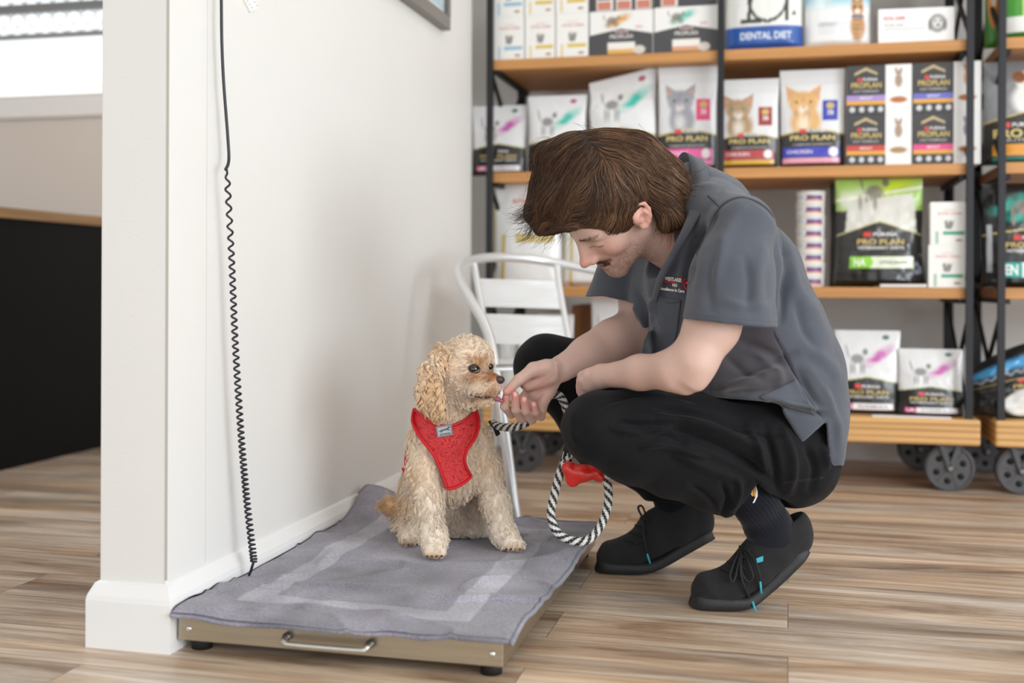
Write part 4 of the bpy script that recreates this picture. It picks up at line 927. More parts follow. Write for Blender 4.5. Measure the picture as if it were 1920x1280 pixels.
# ears
for s_ in (-1,1):
    def E(f,u,o=0): 
        a=.22; f2=f*math.cos(a)+u*math.sin(a)*-1; u2=u*math.cos(a)+f*math.sin(a)*1
        return (f2-.006,u2+.002,(.0735+.006*(-f/.02 if f<0 else 0)+o)*s_)
    hd.cone(E(.004,.0),E(-.010,.0,.002),.012,.012,k=.006)
    hd.ell(E(-.004,0,-.001),(.020,.029,.007),k=.006)
    hx=[(.012,-.004),(.013,.012),(.006,.026),(-.008,.030),(-.020,.022),(-.0235,.006),(-.020,-.010),(-.013,-.020),(-.004,-.028),(.004,-.024)]
    for (a,b),(c,d) in zip(hx[:-1],hx[1:]): hd.cone(E(a,b,.0045),E(c,d,.0045),.0042,.0042,k=.003)
    hd.ell(E(-.002,-.024,.002),(.008,.009,.005),k=.004)
    hd.ell(E(-.004,-.003,.013),(.0095,.012,.009),k=.003,sub=True); hd.ell(E(-.006,.014,.012),(.010,.008,.0065),k=.003,sub=True)
    hd.cone(E(-.011,-.014,.004),(E(-.014,.010,.004)),.0035,.0035,k=.003)
nb=c2h(PC(1335,445,2.44)); hd.cone((-.028,-.028,0),tuple(nb),.056,.050,k=.022); hd.cone((.0,-.05,0),tuple(c2h(PC(1290,490,2.44))),.038,.045,k=.03)
Vh,Qh=hd.mesh(.0021,bounds=((-.19,-.16,-.12),(.145,.14,.12))) if False else hd.mesh(.0022)
Vh=relax(Vh,Qh,2,.5)
# skin colours
f_,u_,l_=Vh.T
SK=np.array(srgb('#c8a99c')); 
def mixc(C,w,col): w=np.clip(w,0,1)[:,None]; return C*(1-w)+np.array(srgb(col))*w
C=np.tile(SK,(len(Vh),1)); g=lambda c,r: np.exp(-(((Vh-np.array(c))/np.array(r))**2).sum(1))
nz=vnoise(Vh*90);nz2=vnoise(Vh*420)
C=mixc(C,g((.125,-.025,0),(.03,.03,.03))*.6,'#cf8674'); C=mixc(C,(g((.07,-.02,.045),(.03,.03,.03))+g((.07,-.02,-.045),(.03,.03,.03)))*.45,'#d6917d')
C=mixc(C,(np.abs(l_)>.072)*.45*(f_<.02),'#dd8f7c')
jaw=np.clip((-.030-u_)/.028,0,1)*np.clip((f_+.012)/.03,0,1)*np.clip((.0-u_+ .0)/.03,0,1)*(u_>-.13); jaw=np.maximum(jaw,np.clip((f_-.0)/.02,0,1)*np.clip((.03-f_)/.02,0,1)*np.clip((.01-u_)/.02,0,1)*np.clip((np.abs(l_)-.045)/.01,0,1)*.7)
C=mixc(C,jaw*(.40+.28*nz2+.12*nz),'#6d5244')
mst=np.exp(-((u_+.0450)/.0055)**2)*np.clip((f_-.078)/.01,0,1)*(np.abs(l_)<.034); C=mixc(C,mst*.9,'#3f2a20')
lip=(np.clip(g((.100,-.051,0),(.012,.0045,.02))+g((.098,-.0625,0),(.012,.006,.018)),0,1)); C=mixc(C,lip*.8,'#b4675e')
C=mixc(C,np.exp(-((u_+.0562)/.0018)**2)*(f_>.083)*(np.abs(l_)<.028)*.9,'#4b211e')
for s_ in (-1,1):
    lash=np.exp(-(((u_-.0035)-( -.0*(l_))) /.0013)**2)*(np.abs(l_-.031*s_)<.0155)*(f_>.075); C=mixc(C,lash*.9,'#3a2620')
    C=mixc(C,g((.088,.016,.031*s_),(.02,.007,.017))*.3,'#b97f70')
C=mixc(C,(nz*.5+.5)*.12,'#c98f7c'); C=mixc(C,g((.030,-.055,.058),(.0016,.0016,.01)),'#5c3e30')
SKV=[h2c(Vh)];SKQ=[Qh];SKC=[C]
def addskin(S,h,colf=None,rel=2,bounds=None):
    V,Q=S.mesh(h,bounds); V=relax(V,Q,rel,.5)
    C=np.tile(SK,(len(V),1)); C=mixc(C,(vnoise(V*70)*.5+.5)*.2,'#cf9784'); 
    if colf: C=colf(V,C)
    SKV.append(V);SKC.append(C);SKQ.append(Q)
    return V,Q
# ---------- right (far) arm reaching to the dog, with its hand ----------
ra=SDF()
ra.chain([K(1205,520,2.62,48),K(1206,628,2.60,44),K(1150,641,2.565,39),K(1100,664,2.53,31),K(1056,689,2.495,25)],k=.02)
ra.cone(PC(1170,627,2.585),PC(1120,655,2.55),.040,.032,k=.03)
pal=[(1050,692,2.49,.025),(1022,712,2.488,.0245),(1003,738,2.488,.0215)]
for a,b in zip(pal[:-1],pal[1:]): ra.cone(PC(*a[:3]),PC(*b[:3]),a[3],b[3],k=.012,flat=((.15,1,.1),1.35))
ra.cone(PC(1034,722,2.484),PC(1014,762,2.477),.0155,.0125,k=.010)
ra.cone(PC(1036,689,2.468),PC(1004,694,2.452),.0195,.0160,k=.012); ra.cone(PC(1030,706,2.468),PC(990,722,2.468),.0200,.0135,k=.012)
fing=[[(1000,722,2.495,.0114),(958,775,2.480,.0103),(946,762,2.453,.0094),(950,741,2.444,.0084)],
[(1004,735,2.495,.0115),(978,784,2.476,.0105),(967,768,2.450,.0096),(966,740,2.439,.0085)],
[(1010,745,2.493,.0112),(997,786,2.470,.0101),(986,771,2.447,.0092),(983,749,2.438,.0081)],
[(1020,755,2.488,.0105),(1014,781,2.466,.0090),(1005,773,2.450,.0081),(1001,758,2.443,.0071)]]
for fg in fing: ra.chain([(PC(*p[:3]),p[3]) for p in fg],k=.0035)
th=[(1024,688,2.458,.0175),(1000,692,2.446,.0145),(973,712,2.437,.0118),(951,733,2.431,.0094)]
ra.chain([(PC(*p[:3]),p[3]) for p in th],k=.006)
def handcol(V,C):
    for fg in fing+[th]:
        t=PC(*fg[-1][:3]); d=np.linalg.norm(V-t,axis=1); C=mixc(C,np.exp(-(d/.015)**2)*.7,'#dc8376')
    for fg in fing:
        t=PC(fg[-1][0],fg[-1][1]-1,fg[-1][2]-fg[-1][3]); q=(V-t); m=np.exp(-((q[:,0]/.0045)**2+(q[:,2]/.0058)**2+(q[:,1]/.006)**2)**2); C=mixc(C,m*.85,'#ecc4ba')
    for a,b in (((1004,708),(975,722)),((1040,700),(985,740)),((1018,740),(1000,757)),((1046,684),(1048,705))):
        A_=PC(*a,2.462);B_=PC(*b,2.462); 
        q=topx(V); ba=np.array(b,float)-a; t=np.clip(((q-a)@ba)/(ba@ba),0,1); d=np.linalg.norm(q-np.array(a)-t[:,None]*ba,axis=1); C=mixc(C,np.exp(-(d/1.6)**2)*.38,'#b06a5c')
    return mixc(C,np.exp(-(np.linalg.norm(V-PC(1015,720,2.46),axis=1)/.03)**2)*.35,'#e2a193')
addskin(ra,.0017,handcol,2)
# ---------- left (near) arm resting on the thigh, hand tucked ----------
la=SDF()
la.chain([K(1368,520,2.215,52),K(1335,612,2.19,50),K(1300,676,2.175,43),K(1262,694,2.19,37),K(1200,698,2.25,31),K(1128,705,2.32,21)],k=.018)
la.cone(PC(1298,712,2.172),PC(1288,722,2.18),.026,.018,k=.02)
la.cone(PC(1128,705,2.32),PC(1108,713,2.345),.023,.026,k=.012,flat=((0,1,0),1.2))
for i,(dx,dy,dd) in enumerate(((0,-9,.0),(-2,0,.004),(-1,9,.009),(3,17,.014))):
    la.chain([(PC(1112+dx,708+dy,2.335+dd),.0105),(PC(1092+dx,714+dy,2.345+dd),.0100),(PC(1090+dx,724+dy,2.365+dd),.009),(PC(1100+dx,728+dy,2.38+dd),.008)],k=.004)
la.chain([(PC(1120,700,2.325),.013),(PC(1103,702,2.33),.0115),(PC(1093,712,2.335),.010)],k=.006)
addskin(la,.0024,None,2)
# body core inside the clothes joins head and arms
bc=SDF(); bc.chain([K(1335,445,2.44,52),K(1400,580,2.44,66),K(1470,740,2.46,52)],k=.05); bc.chain([K(1345,450,2.44,42),K(1372,500,2.25,40)],k=.03); bc.chain([K(1335,450,2.44,50),K(1205,515,2.61,42)],k=.03)
for pts in ([K(1475,835,2.40,60),K(1300,822,2.35,50),K(1130,800,2.30,44),K(1150,815,2.31,40),K(1395,922,2.38,16),K(1425,985,2.40,16)],[K(1440,825,2.60,58),K(1200,750,2.70,48),K(1026,690,2.75,42),K(1250,915,2.70,28),K(1275,960,2.69,26)]): bc.chain(pts,k=.03)
V,Q=bc.mesh(.009); SKV.append(V);SKQ.append(Q);SKC.append(np.tile(SK,(len(V),1)))
off=0;QQ=[]
for V,Q in zip(SKV,SKQ): QQ.append(Q+off); off+=len(V)
skinm=mat('skin','#dcb5a0',.48,attr='Col',sss=.12,bump=.25,bscale=420,spec=.4)
mkmesh('body',np.concatenate(SKV),np.concatenate(QQ),skinm,cols=np.concatenate(SKC),parent=root)
headPR=Proj(SKV[0],SKQ[0])
# ---------- scrub top ----------
sh=SDF(); FL=((0,1,0),.86)
sh.chain([K(1340,440,2.43,90),K(1385,520,2.43,112),K(1430,620,2.43,111),K(1460,700,2.44,114),K(1470,775,2.45,111),K(1480,830,2.45,98)],k=.03,flat=FL)
sh.cone(PC(1300,520,2.44),PC(1330,640,2.42),rp(92,2.4),rp(110,2.4),k=.03); sh.ell(PC(1238,540,2.56),(.075,.09,.10),k=.04)
sh.chain([K(1320,400,2.42,68),K(1392,425,2.25,56)],k=.04); sh.chain([K(1310,410,2.45,60),K(1218,478,2.60,48)],k=.04)
sh.cone(PC(1300,340,2.46),PC(1345,385,2.44),rp(38,2.45),rp(60,2.45),k=.03)
sh.cone(PC(1350,690,2.36),PC(1420,730,2.32),rp(62,2.36),rp(58,2.32),k=.03)
sh.cone(PC(1560,790,2.40),PC(1561,862,2.40),rp(20,2.4),rp(15,2.4),k=.02,flat=((0,1,0),.35))
# near sleeve
sh.chain([K(1388,432,2.235,60),K(1374,520,2.195,76),K(1366,640,2.17,94)],k=.022,flat=((0,1,0),1.12))
# far sleeve
sh.chain([K(1222,480,2.60,50),K(1165,520,2.60,47),K(1138,575,2.595,46)],k=.02)
# openings
sh.cone(h2c((-.02,-.03,0)),PC(1316,430,2.46),.062,.058,k=.006,sub=True); sh.cone(PC(1235,480,2.41),PC(1285,440,2.45),.05,.056,k=.008,sub=True)
sh.cone(PC(1372,560,2.19),PC(1364,680,2.165),rp(63,2.2),rp(82,2.2),k=.002,sub=True)
sh.cone(PC(1160,530,2.60),PC(1136,620,2.595),rp(35,2.6),rp(42,2.6),k=.002,sub=True)
def prismcut(poly,dlo,dhi):
    poly=np.array(poly,float)
    def f(q):
        sh_=q.shape[:-1]; v=q.reshape(-1,3); p=topx(v); d=np.full(len(p),1e9); n=len(poly)
        for i in range(n):
            a=poly[i];b=poly[(i+1)%n];ba=b-a;t=np.clip(((p-a)@ba)/(ba@ba),0,1); d=np.minimum(d,np.linalg.norm(p-a-t[:,None]*ba,axis=1))
        d=d*v[:,1]/F; s_=np.where(inpoly(p,poly),-1,1); d=d*s_
        return np.maximum(np.maximum(d,v[:,1]-dhi),dlo-v[:,1]).reshape(sh_)
    lo=np.min([PC(p[0],p[1],dd) for p in poly for dd in (dlo,dhi)],0); hi=np.max([PC(p[0],p[1],dd) for p in poly for dd in (dlo,dhi)],0)
    return f,lo,hi
for poly,dl,dh in (([(1240,594),(1275,597),(1366,607),(1459,614),(1500,618),(1480,720),(1240,700)],2.0,2.262),
                   ([(1080,556),(1130,556),(1190,566),(1190,660),(1080,660)],2.52,2.72),
                   ([(1100,760),(1290,738),(1440,752),(1466,766),(1503,829),(1549,790),(1556,873),(1578,871),(1590,905),(1590,1010),(1200,1010)],2.0,3.0)):
    f,lo,hi=prismcut(poly,dl,dh); sh.fn(f,lo,hi,k=.002,sub=True)
Vs,Qs=sh.mesh(.0031); Vs=relax(Vs,Qs,3,.5); Ns=normals(Vs,Qs)
FS=[([(1345,345),(1375,350),(1400,372)],.003,5),([(1395,470),(1405,530),(1398,590)],-.0025,9),([(1350,560),(1400,575),(1450,570)],.0022,9),([(1490,560),(1510,620),(1535,660)],-.003,8),([(1400,650),(1450,690),(1475,740)],.003,9),([(1350,660),(1400,700),(1460,720)],-.003,8),([(1520,690),(1560,740),(1575,800)],-.0028,7),([(1180,560),(1205,600),(1218,645)],.003,5),([(1460,400),(1478,480),(1470,560),(1462,612)],-.006,7),([(1480,470),(1492,540),(1530,600)],.004,12),([(1400,372),(1440,395),(1463,440),(1470,500)],-.0022,3.5),([(1400,372),(1370,375),(1345,395),(1310,470)],-.0022,3.5),
([(1345,395),(1300,470),(1285,560)],-.006,9),([(1330,405),(1292,470),(1270,560)],.005,8),([(1400,380),(1360,440),(1330,560)],.003,12),([(1440,440),(1420,520),(1425,600)],.003,13),([(1350,450),(1330,520),(1335,590)],-.003,10),
([(1500,640),(1560,690),(1582,740)],.003,12),([(1340,720),(1420,690),(1500,660)],-.005,9),([(1320,730),(1400,715),(1480,690)],.006,9),([(1360,735),(1430,730),(1490,715)],-.005,7),([(1450,625),(1470,660),(1490,700),(1520,740),(1545,785)],-.0022,3),
([(1490,690),(1530,750),(1552,790)],-.004,7),([(1500,680),(1545,720),(1570,790),(1572,850)],.004,9),([(1440,752),(1480,765),(1530,775),(1550,782)],-.007,6),([(1430,742),(1480,752),(1520,762),(1550,770)],.006,6),([(1350,335),(1400,345),(1440,380)],.003,7),([(1320,330),(1360,345),(1340,370)],-.003,5),([(1310,350),(1345,345),(1390,345)],.0035,5),
([(1380,640),(1440,660),(1480,690)],-.003,8),([(1500,470),(1520,560),(1560,660)],.002,14),([(1195,540),(1215,600),(1225,650)],-.004,6),([(1210,520),(1238,590),(1250,640)],.004,8),([(1290,440),(1262,500),(1235,560),(1215,640)],.004,5)]
Vs=foldpx(Vs,Ns,FS,dmax=2.62,soft=2.5); Vs+=Ns*(.0028*vnoise(Vs*np.array([14,14,9.]))+.0012*vnoise(Vs*np.array([38,38,24.])+7))[:,None]
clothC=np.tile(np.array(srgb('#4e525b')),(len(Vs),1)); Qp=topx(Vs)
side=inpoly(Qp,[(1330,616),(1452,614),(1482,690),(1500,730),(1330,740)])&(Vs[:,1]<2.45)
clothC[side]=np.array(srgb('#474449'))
def seam(Cc,V,line,w,col,dmax=2.6,a=.8):
    P2=topx(V); d=np.full(len(V),1e9)
    for p,q in zip(line[:-1],line[1:]):
        p=np.array(p,float);q=np.array(q,float);ba=q-p;t=np.clip(((P2-p)@ba)/(ba@ba),0,1); d=np.minimum(d,np.linalg.norm(P2-p-t[:,None]*ba,axis=1))
    return mixc(Cc,np.exp(-(d/w)**2)*(V[:,1]<dmax)*a,col)
clothC=seam(clothC,Vs,[(1276,588),(1366,597),(1458,604)],1.3,'#43454e')
clothC=seam(clothC,Vs,catmull([(1310,470),(1345,395),(1370,373),(1400,370),(1440,393),(1466,440),(1470,500)],6),1.6,'#3c3e48')
clothC=seam(clothC,Vs,[(1450,620),(1475,672),(1510,735),(1545,785)],1.6,'#43454e')
clothC=seam(clothC,Vs,[(1452,762),(1497,826)],1.1,'#494c55'); clothC=seam(clothC,Vs,[(1327,367),(1348,385)],1.4,'#3c3e48')
cloth=mat('scrub_cotton_grey','#6d717d',.82,attr='Col',sheen=.25,bump=.5,bscale=900,bdet=2,spec=.2)
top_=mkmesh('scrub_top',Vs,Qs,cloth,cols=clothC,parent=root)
shPR=Proj(Vs,Qs)
def stitch(line,name='seam',r=.0011,hexc='#33363e'):
    q=[shPR(x,y,.0006) for x,y in catmull(line,6)]; q=[p for p in q if p is not None]
    # drop jumps between separate folds
    q2=q[:1]
    for p in q[1:]:
        if abs(p[1]-q2[-1][1])<.03: q2.append(p)
    if len(q2)>3: wtube(q2,r,tm(hexc,.9),name,top_,5)
stitch([(1306,478),(1322,430),(1345,395),(1370,375),(1400,371),(1440,393),(1466,440),(1472,500),(1466,560)])
stitch([(1278,586),(1320,591),(1366,596),(1410,600),(1456,604)],r=.0008); stitch([(1327,367),(1337,376),(1348,388)]); stitch([(1452,622),(1475,672),(1510,735),(1540,780)],r=.0009); stitch([(1455,765),(1478,797),(1499,827)],r=.0007)
# collar standing behind the hair, placket edge, pockets, logo
dk=mat('scrub_cotton_inside','#33343f',.9)
cm=mat('scrub_cotton_plain','#4e525b',.82,sheen=.25,bump=.5,bscale=900,spec=.2)
def ribbon(outer,inner,m,name,thick=.0025):
    a=catmull(outer,6);b=catmull(inner,6);n=len(a); V=np.concatenate([a,b]); 
    nn=np.cross(np.gradient(a,axis=0),b-a); nn/=np.linalg.norm(nn,axis=1)[:,None]; V2=np.concatenate([a+nn*thick,b+nn*thick]); i=np.arange(n-1)
    q=np.stack([i,i+1,i+1+n,i+n],1); m2=2*n; Q=[q,q[:,::-1]+m2, np.stack([i,i+m2,i+1+m2,i+1],1), np.stack([i+n,i+n+1,i+n+1+m2,i+n+m2],1), np.array([[0,n,n+m2,m2],[n-1,n-1+m2,2*n-1+m2,2*n-1]])]
    return mkmesh(name,np.concatenate([V,V2]),np.concatenate(Q),m,parent=root)
ribbon([PC(1268,304,2.56),PC(1277,288,2.52),PC(1290,292,2.46),PC(1297,330,2.40),PC(1297,380,2.34),PC(1280,430,2.30),PC(1254,480,2.32),PC(1233,520,2.345),PC(1220,570,2.38)],
       [PC(1285,330,2.57),PC(1297,305,2.53),PC(1316,300,2.455),PC(1330,330,2.38),PC(1326,372,2.315),PC(1300,425,2.28),PC(1266,482,2.31),PC(1244,525,2.335),PC(1230,570,2.37)],cm,'collar')
ribbon([PC(1215,478,2.50),PC(1222,520,2.47),PC(1232,560,2.44),PC(1248,600,2.41)],[PC(1228,476,2.49),PC(1238,515,2.46),PC(1248,555,2.43),PC(1262,596,2.40)],cm,'placket')
patch(shPR,[(1236,556),(1226,600),(1208,640),(1204,664)],[(1276,563),(1272,600),(1264,640),(1250,668)],.004,.003,cm,'chest_pocket',root,18,22)
wtube([shPR(x,y,.006) if shPR(x,y,.006) is not None else PC(x,y,2.3) for x,y in catmull([(1236,556),(1246,563),(1260,566),(1276,563)],5)],.0016,cm,'pocket_hem',root,6)
def logo():
    W=MB(); red=tm('#c01f32',.8); wh=tm('#efece8',.8)
    ang=.13
    def S(u,v):   # u,v in px offsets from the logo origin, rotated to follow the chest
        u=np.atleast_1d(u);v=np.atleast_1d(v); out=[]
        for a,b in zip(u,v):
            x=1237+a*math.cos(ang)-b*math.sin(ang)*-1; y=545+a*math.sin(ang)-b*math.cos(ang); h=shPR(x,y,.0045); out.append(h if h is not None else PC(x,y,2.3))
        return c2w(np.array(out))
    put_text(W,'WESTLAKES',wh,S,6,38,21,28,2); put_text(W,'HO',wh,S,22,31,11,17,2); put_text(W,'Excellence in Care',wh,S,0,46,2,8,2)
    for pts in ([(2,17),(46,17),(46,20),(2,20)],[(1,11),(4,11),(6,28),(4,29)],[(38,20),(44,30),(46,29),(41,19)],[(41,19),(47,8),(50,9),(45,20)],[(34,29),(37,35),(39,34),(37,29)],[(44,20),(51,20),(52,24),(46,23)]):
        W.add(S([p[0] for p in pts],[p[1] for p in pts]),[tuple(range(len(pts)))],red)
    attach(W.build('embroidered_logo'),root)['label']='red and white embroidered logo on the chest'
logo()
# lower pocket on the flank
patch(shPR,[(1424,744),(1440,752),(1468,762)],[(1493,712),(1508,745),(1530,778)],.004,.003,cm,'side_pocket',root,22,10)
# ---------- trousers ----------
tr=SDF()
tr.chain([K(1492,852,2.42,80),K(1420,845,2.37,84),K(1300,822,2.33,80),K(1200,806,2.30,72),K(1124,802,2.285,65)],k=.03)
tr.chain([K(1124,804,2.285,64),K(1180,840,2.30,60),K(1260,872,2.32,56),K(1330,900,2.335,52),K(1385,925,2.35,44),K(1420,950,2.36,42)],k=.03)
tr.ell(PC(1486,872,2.44),(rp(80,2.4),.12,rp(78,2.4)),k=.03); tr.ell(PC(1460,800,2.47),(.10,.15,.09),k=.04)
tr.chain([K(1450,835,2.60,78),K(1300,765,2.66,70),K(1140,705,2.72,62),K(1024,684,2.75,57)],k=.03)
tr.chain([K(1024,690,2.75,56),K(1100,780,2.74,50),K(1190,860,2.72,44),K(1250,915,2.70,40),K(1262,940,2.69,38)],k=.03)
f,lo,hi=prismcut([(1398,880),(1420,905),(1375,965),(1345,978),(1380,1040),(1480,1040),(1500,960),(1470,938),(1440,925)],2.0,2.40) 
tr.fn(f,lo,hi,k=.003,sub=True)
f,lo,hi=prismcut([(1200,938),(1320,950),(1330,1040),(1200,1040)],2.55,2.9); tr.fn(f,lo,hi,k=.003,sub=True)
Vt,Qt=tr.mesh(.0035); Vt=relax(Vt,Qt,3,.5); Nt=normals(Vt,Qt)
FT=[([(1150,788),(1210,795),(1260,790)],-.004,5),([(1140,800),(1200,812),(1270,800)],.005,6),([(1170,815),(1230,812),(1290,830)],-.005,6),([(1195,840),(1250,832),(1330,860)],.005,7),([(1100,770),(1180,745),(1300,752)],-.003,7),([(1130,758),(1230,752),(1330,775)],.004,8),([(1200,762),(1300,775),(1400,800)],-.004,8),([(1230,780),(1330,800),(1440,850)],.006,9),([(1240,800),(1340,830),(1420,880),(1470,930)],-.008,9),([(1260,850),(1340,880),(1400,905)],.004,8),
([(1430,790),(1450,850),(1462,930)],-.005,7),([(1465,800),(1485,860),(1480,930)],.005,8),([(1400,790),(1425,850),(1440,910)],.004,8),([(1510,830),(1530,880),(1515,925)],-.005,7),([(1540,830),(1552,880)],.004,6),([(1350,900),(1365,935),(1350,968)],-.004,5),([(1380,890),(1385,925),(1368,960)],.004,6),([(1290,905),(1330,935),(1345,960)],-.003,6),([(1090,750),(1075,800),(1095,850)],.002,10),([(1340,790),(1400,812),(1470,815)],-.003,4)]
Vt=foldpx(Vt,Nt,FT,dmax=2.5,soft=2.9); Vt+=Nt*(.0028*vnoise(Vt*np.array([14,14,20.]))+.0010*vnoise(Vt*np.array([30,30,50.])+3))[:,None]
Ct=np.tile(np.array(srgb('#0d0d10')),(len(Vt),1)); 
Ct=seam(Ct,Vt,catmull([(1330,770),(1400,800),(1450,880),(1460,940)],6),1.2,'#0f0f12'); Ct=seam(Ct,Vt,[(1452,778),(1500,832),(1530,860)],1.2,'#101013'); Ct=seam(Ct,Vt,[(1470,905),(1545,895)],1.,'#2c2c31')
trm=mat('black_work_cotton','#1d1d21',.8,attr='Col',sheen=.04,bump=.4,bscale=800,bdet=2,spec=.2)
mkmesh('trousers',Vt,Qt,trm,cols=Ct,parent=root)
# ---------- socks ----------
skm=mat('navy_black_sock','#15171f',.9,sheen=.2,spec=.1)
def sock(pts,name):
    s_=SDF(); s_.chain([K(*p) for p in pts],k=.02); V,Q=s_.mesh(.0028); V=relax(V,Q,2,.5); N=normals(V,Q)
    a=PC(*pts[0][:3]);b=PC(*pts[-1][:3]);ax_=(b-a)/np.linalg.norm(b-a); ref=np.cross(ax_,[0,1,0]);ref/=np.linalg.norm(ref);r2=np.cross(ax_,ref); w=V-a; th_=np.arctan2(w@ref,w@r2); t=(w@ax_)/np.linalg.norm(b-a)
    V=V+N*(.0011*np.sin(th_*44)*(t<.8))[:,None]
    o=mkmesh(name,V,Q,skm,parent=root); return Proj(V,Q)
spr=sock([(1330,858,2.35,36),(1362,878,2.352,37),(1385,905,2.36,38),(1415,940,2.37,40),(1440,985,2.395,41),(1452,1010,2.405,44)],'sock')
sock([(1245,905,2.70,30),(1262,945,2.69,30),(1272,975,2.685,26)],'sock')
def slogo():
    W=MB(); ye=tm('#e3b45c',.7); wh=tm('#e8eaf2',.7)
    def S(u,v):
        out=[]
        for a,b in zip(np.atleast_1d(u),np.atleast_1d(v)):
            h=spr(1412-b,930-a,.003); out.append(h if h is not None else PC(1412-b,930-a,2.29))
        return c2w(np.array(out))
    put_text(W,'dooiv',ye,S,0,22,-1,4.5,2)
    n=14; lo=[(-12+36*i/n) for i in range(n+1)]
    W.add(S([-13,-12,0,10,20,20,10,0,-8],[1,-2.5,-8.5,-8.5,-5,-3.5,-6,-5.5,-1.5]),[tuple(range(9))],wh); W.add(S([0,10,19,18,8,-2],[-2,-2,-1.6,-3.2,-5.6,-5]),[tuple(range(6))],tm('#d99a4e',.7))
    attach(W.build('sock_logo'),root)['label']='small yellow and white logo on the near sock'
slogo()
# ---------- shoes ----------
def shoe(org,yaw,path,top,opening,mats,laces=True,flip=1,scale=1.):
    """path: (along,height) of the sole underside, toe to heel; local frame along -> backwards"""
    e=empty('shoe',(0,0,0)); e.parent=root; e.matrix_parent_inverse=parent_inv(root)
    ax_=np.array([math.cos(yaw),math.sin(yaw),0.]); lt=np.array([math.sin(yaw),-math.cos(yaw),0.]); up=np.array([0,0,1.]); o=np.array(org,float)
    L=lambda a,w,z: o+ax_*a*scale+lt*w*scale+up*z*scale
    P_=catmull([(a,z) for a,z,_,_,_ in path],6); n=len(P_)
    wd=np.interp(np.linspace(0,1,n),np.linspace(0,1,len(path)),[p[2] for p in path]); hg=np.interp(np.linspace(0,1,n),np.linspace(0,1,len(path)),[p[3] for p in path]); lo_=np.interp(np.linspace(0,1,n),np.linspace(0,1,len(path)),[p[4] for p in path])
    t=np.gradient(P_,axis=0);t/=np.linalg.norm(t,axis=1)[:,None]; nn=np.stack([-t[:,1],t[:,0]],1)
    V=[];m=20
    for i in range(n):
        for k in range(m):
            a=2*pi*k/m; c_,s__=math.cos(a),math.sin(a); sx=math.copysign(abs(c_)**.45,c_);sy=math.copysign(abs(s__)**.55,s__)
            q=P_[i]+nn[i]*(hg[i]*(.5+.5*sy)); V.append(L(q[0],lo_[i]+sx*wd[i],q[1]))
    Q=[];
    for i in range(n-1):
        for k in range(m): k2=(k+1)%m; Q.append((i*m+k,i*m+k2,(i+1)*m+k2,(i+1)*m+k))
    V=np.array(V)
    b=MB(); b.add(c2w(V),[tuple(q) for q in Q]+[tuple(range(m))[::-1],tuple((n-1)*m+k for k in range(m))],mats['sole'],True); so=b.build('sole'); attach(so,e)
    s_=SDF()
    for c1,c2,r1,r2,w1,w2,fa in top: s_.cone(L(c1[0],w1,c1[1]),L(c2[0],w2,c2[1]),r1*scale,r2*scale,k=.02,flat=(lt,fa))
    for c1,c2,r1,r2 in opening: s_.cone(L(c1[0],0,c1[1]),L(c2[0],0,c2[1]),r1*scale,r2*scale,k=.004,sub=True)
    V,Q=s_.mesh(.003); V=relax(V,Q,3,.5); N=normals(V,Q)
    # keep the upper above the underside of the sole
    rel=V-o; aa=(rel@ax_)/scale; zz=rel[:,2]/scale; lim=np.interp(aa,P_[:,0],P_[:,1])+.004; V[:,2]=np.where(zz<lim,o[2]+lim*scale,V[:,2])
    V+=N*(.0010*vnoise(V*30))[:,None]
    up_=mkmesh('upper',V,Q,mats['upper'],parent=e); return e,Proj(V,Q),L
sm_={'sole':mat('black_rubber_sole','#222223',.62,bump=.4,bscale=80,var=.25,vscale=9),'upper':mat('black_knit_upper','#161617',.88,bump=1,bscale=700,bdet=1,sheen=.05,var=.12,vscale=20)}
laced=mat('black_shoelace','#19191b',.8); teal=mat('teal_aglet','#2f9fb0',.5)
SP=[(.0,.0035,.017,.026,0),(.007,.0015,.031,.031,0),(.020,.0005,.041,.033,0),(.040,.000,.046,.032,0),(.085,.0,.050,.031,0),(.125,.006,.049,.029,0),(.165,.034,.043,.028,0),(.205,.068,.040,.030,0),(.238,.100,.037,.030,0),(.252,.118,.026,.026,0)]
TP=[((.030,.030),(.040,.038),.024,.030,0,0,.72),((.040,.038),(.085,.046),.030,.036,0,0,.80),((.085,.046),(.135,.080),.036,.042,0,0,.88),((.135,.082),(.185,.115),.042,.041,0,0,.95),((.185,.118),(.225,.150),.041,.034,0,0,1.),((.150,.115),(.190,.160),.038,.040,0,0,1.),((.222,.135),(.228,.178),.030,.026,0,0,1.)]
OP=[((.168,.168),(.176,.215),.034,.046),((.178,.172),(.200,.215),.030,.040)]
e1,pr1,L1=shoe((PC(1292,1130,2.40)[0],2.395,0),.03,SP,TP,OP,sm_)
SP2=[(.0,.0035,.017,.026,0),(.007,.0015,.031,.031,0),(.020,.0005,.041,.033,0),(.040,.000,.046,.032,0),(.085,.0,.050,.031,0),(.125,.003,.049,.029,0),(.165,.018,.043,.028,0),(.215,.046,.040,.030,0),(.262,.072,.037,.030,0),(.282,.082,.026,.028,0)]
TP2=[((.030,.030),(.040,.038),.024,.030,0,0,.72),((.040,.038),(.085,.046),.030,.036,0,0,.80),((.085,.046),(.135,.078),.036,.042,0,0,.88),((.135,.080),(.200,.100),.042,.042,0,0,.95),((.200,.105),(.245,.118),.041,.034,0,0,1.),((.150,.110),(.205,.138),.042,.042,0,0,1.),((.245,.11),(.250,.140),.030,.026,0,0,1.)]
OP2=[((.180,.170),(.185,.215),.034,.046)]
e2,pr2,L2=shoe((PC(1115,1060,2.69)[0],2.69,0),-.02,SP2,TP2,OP2,sm_)
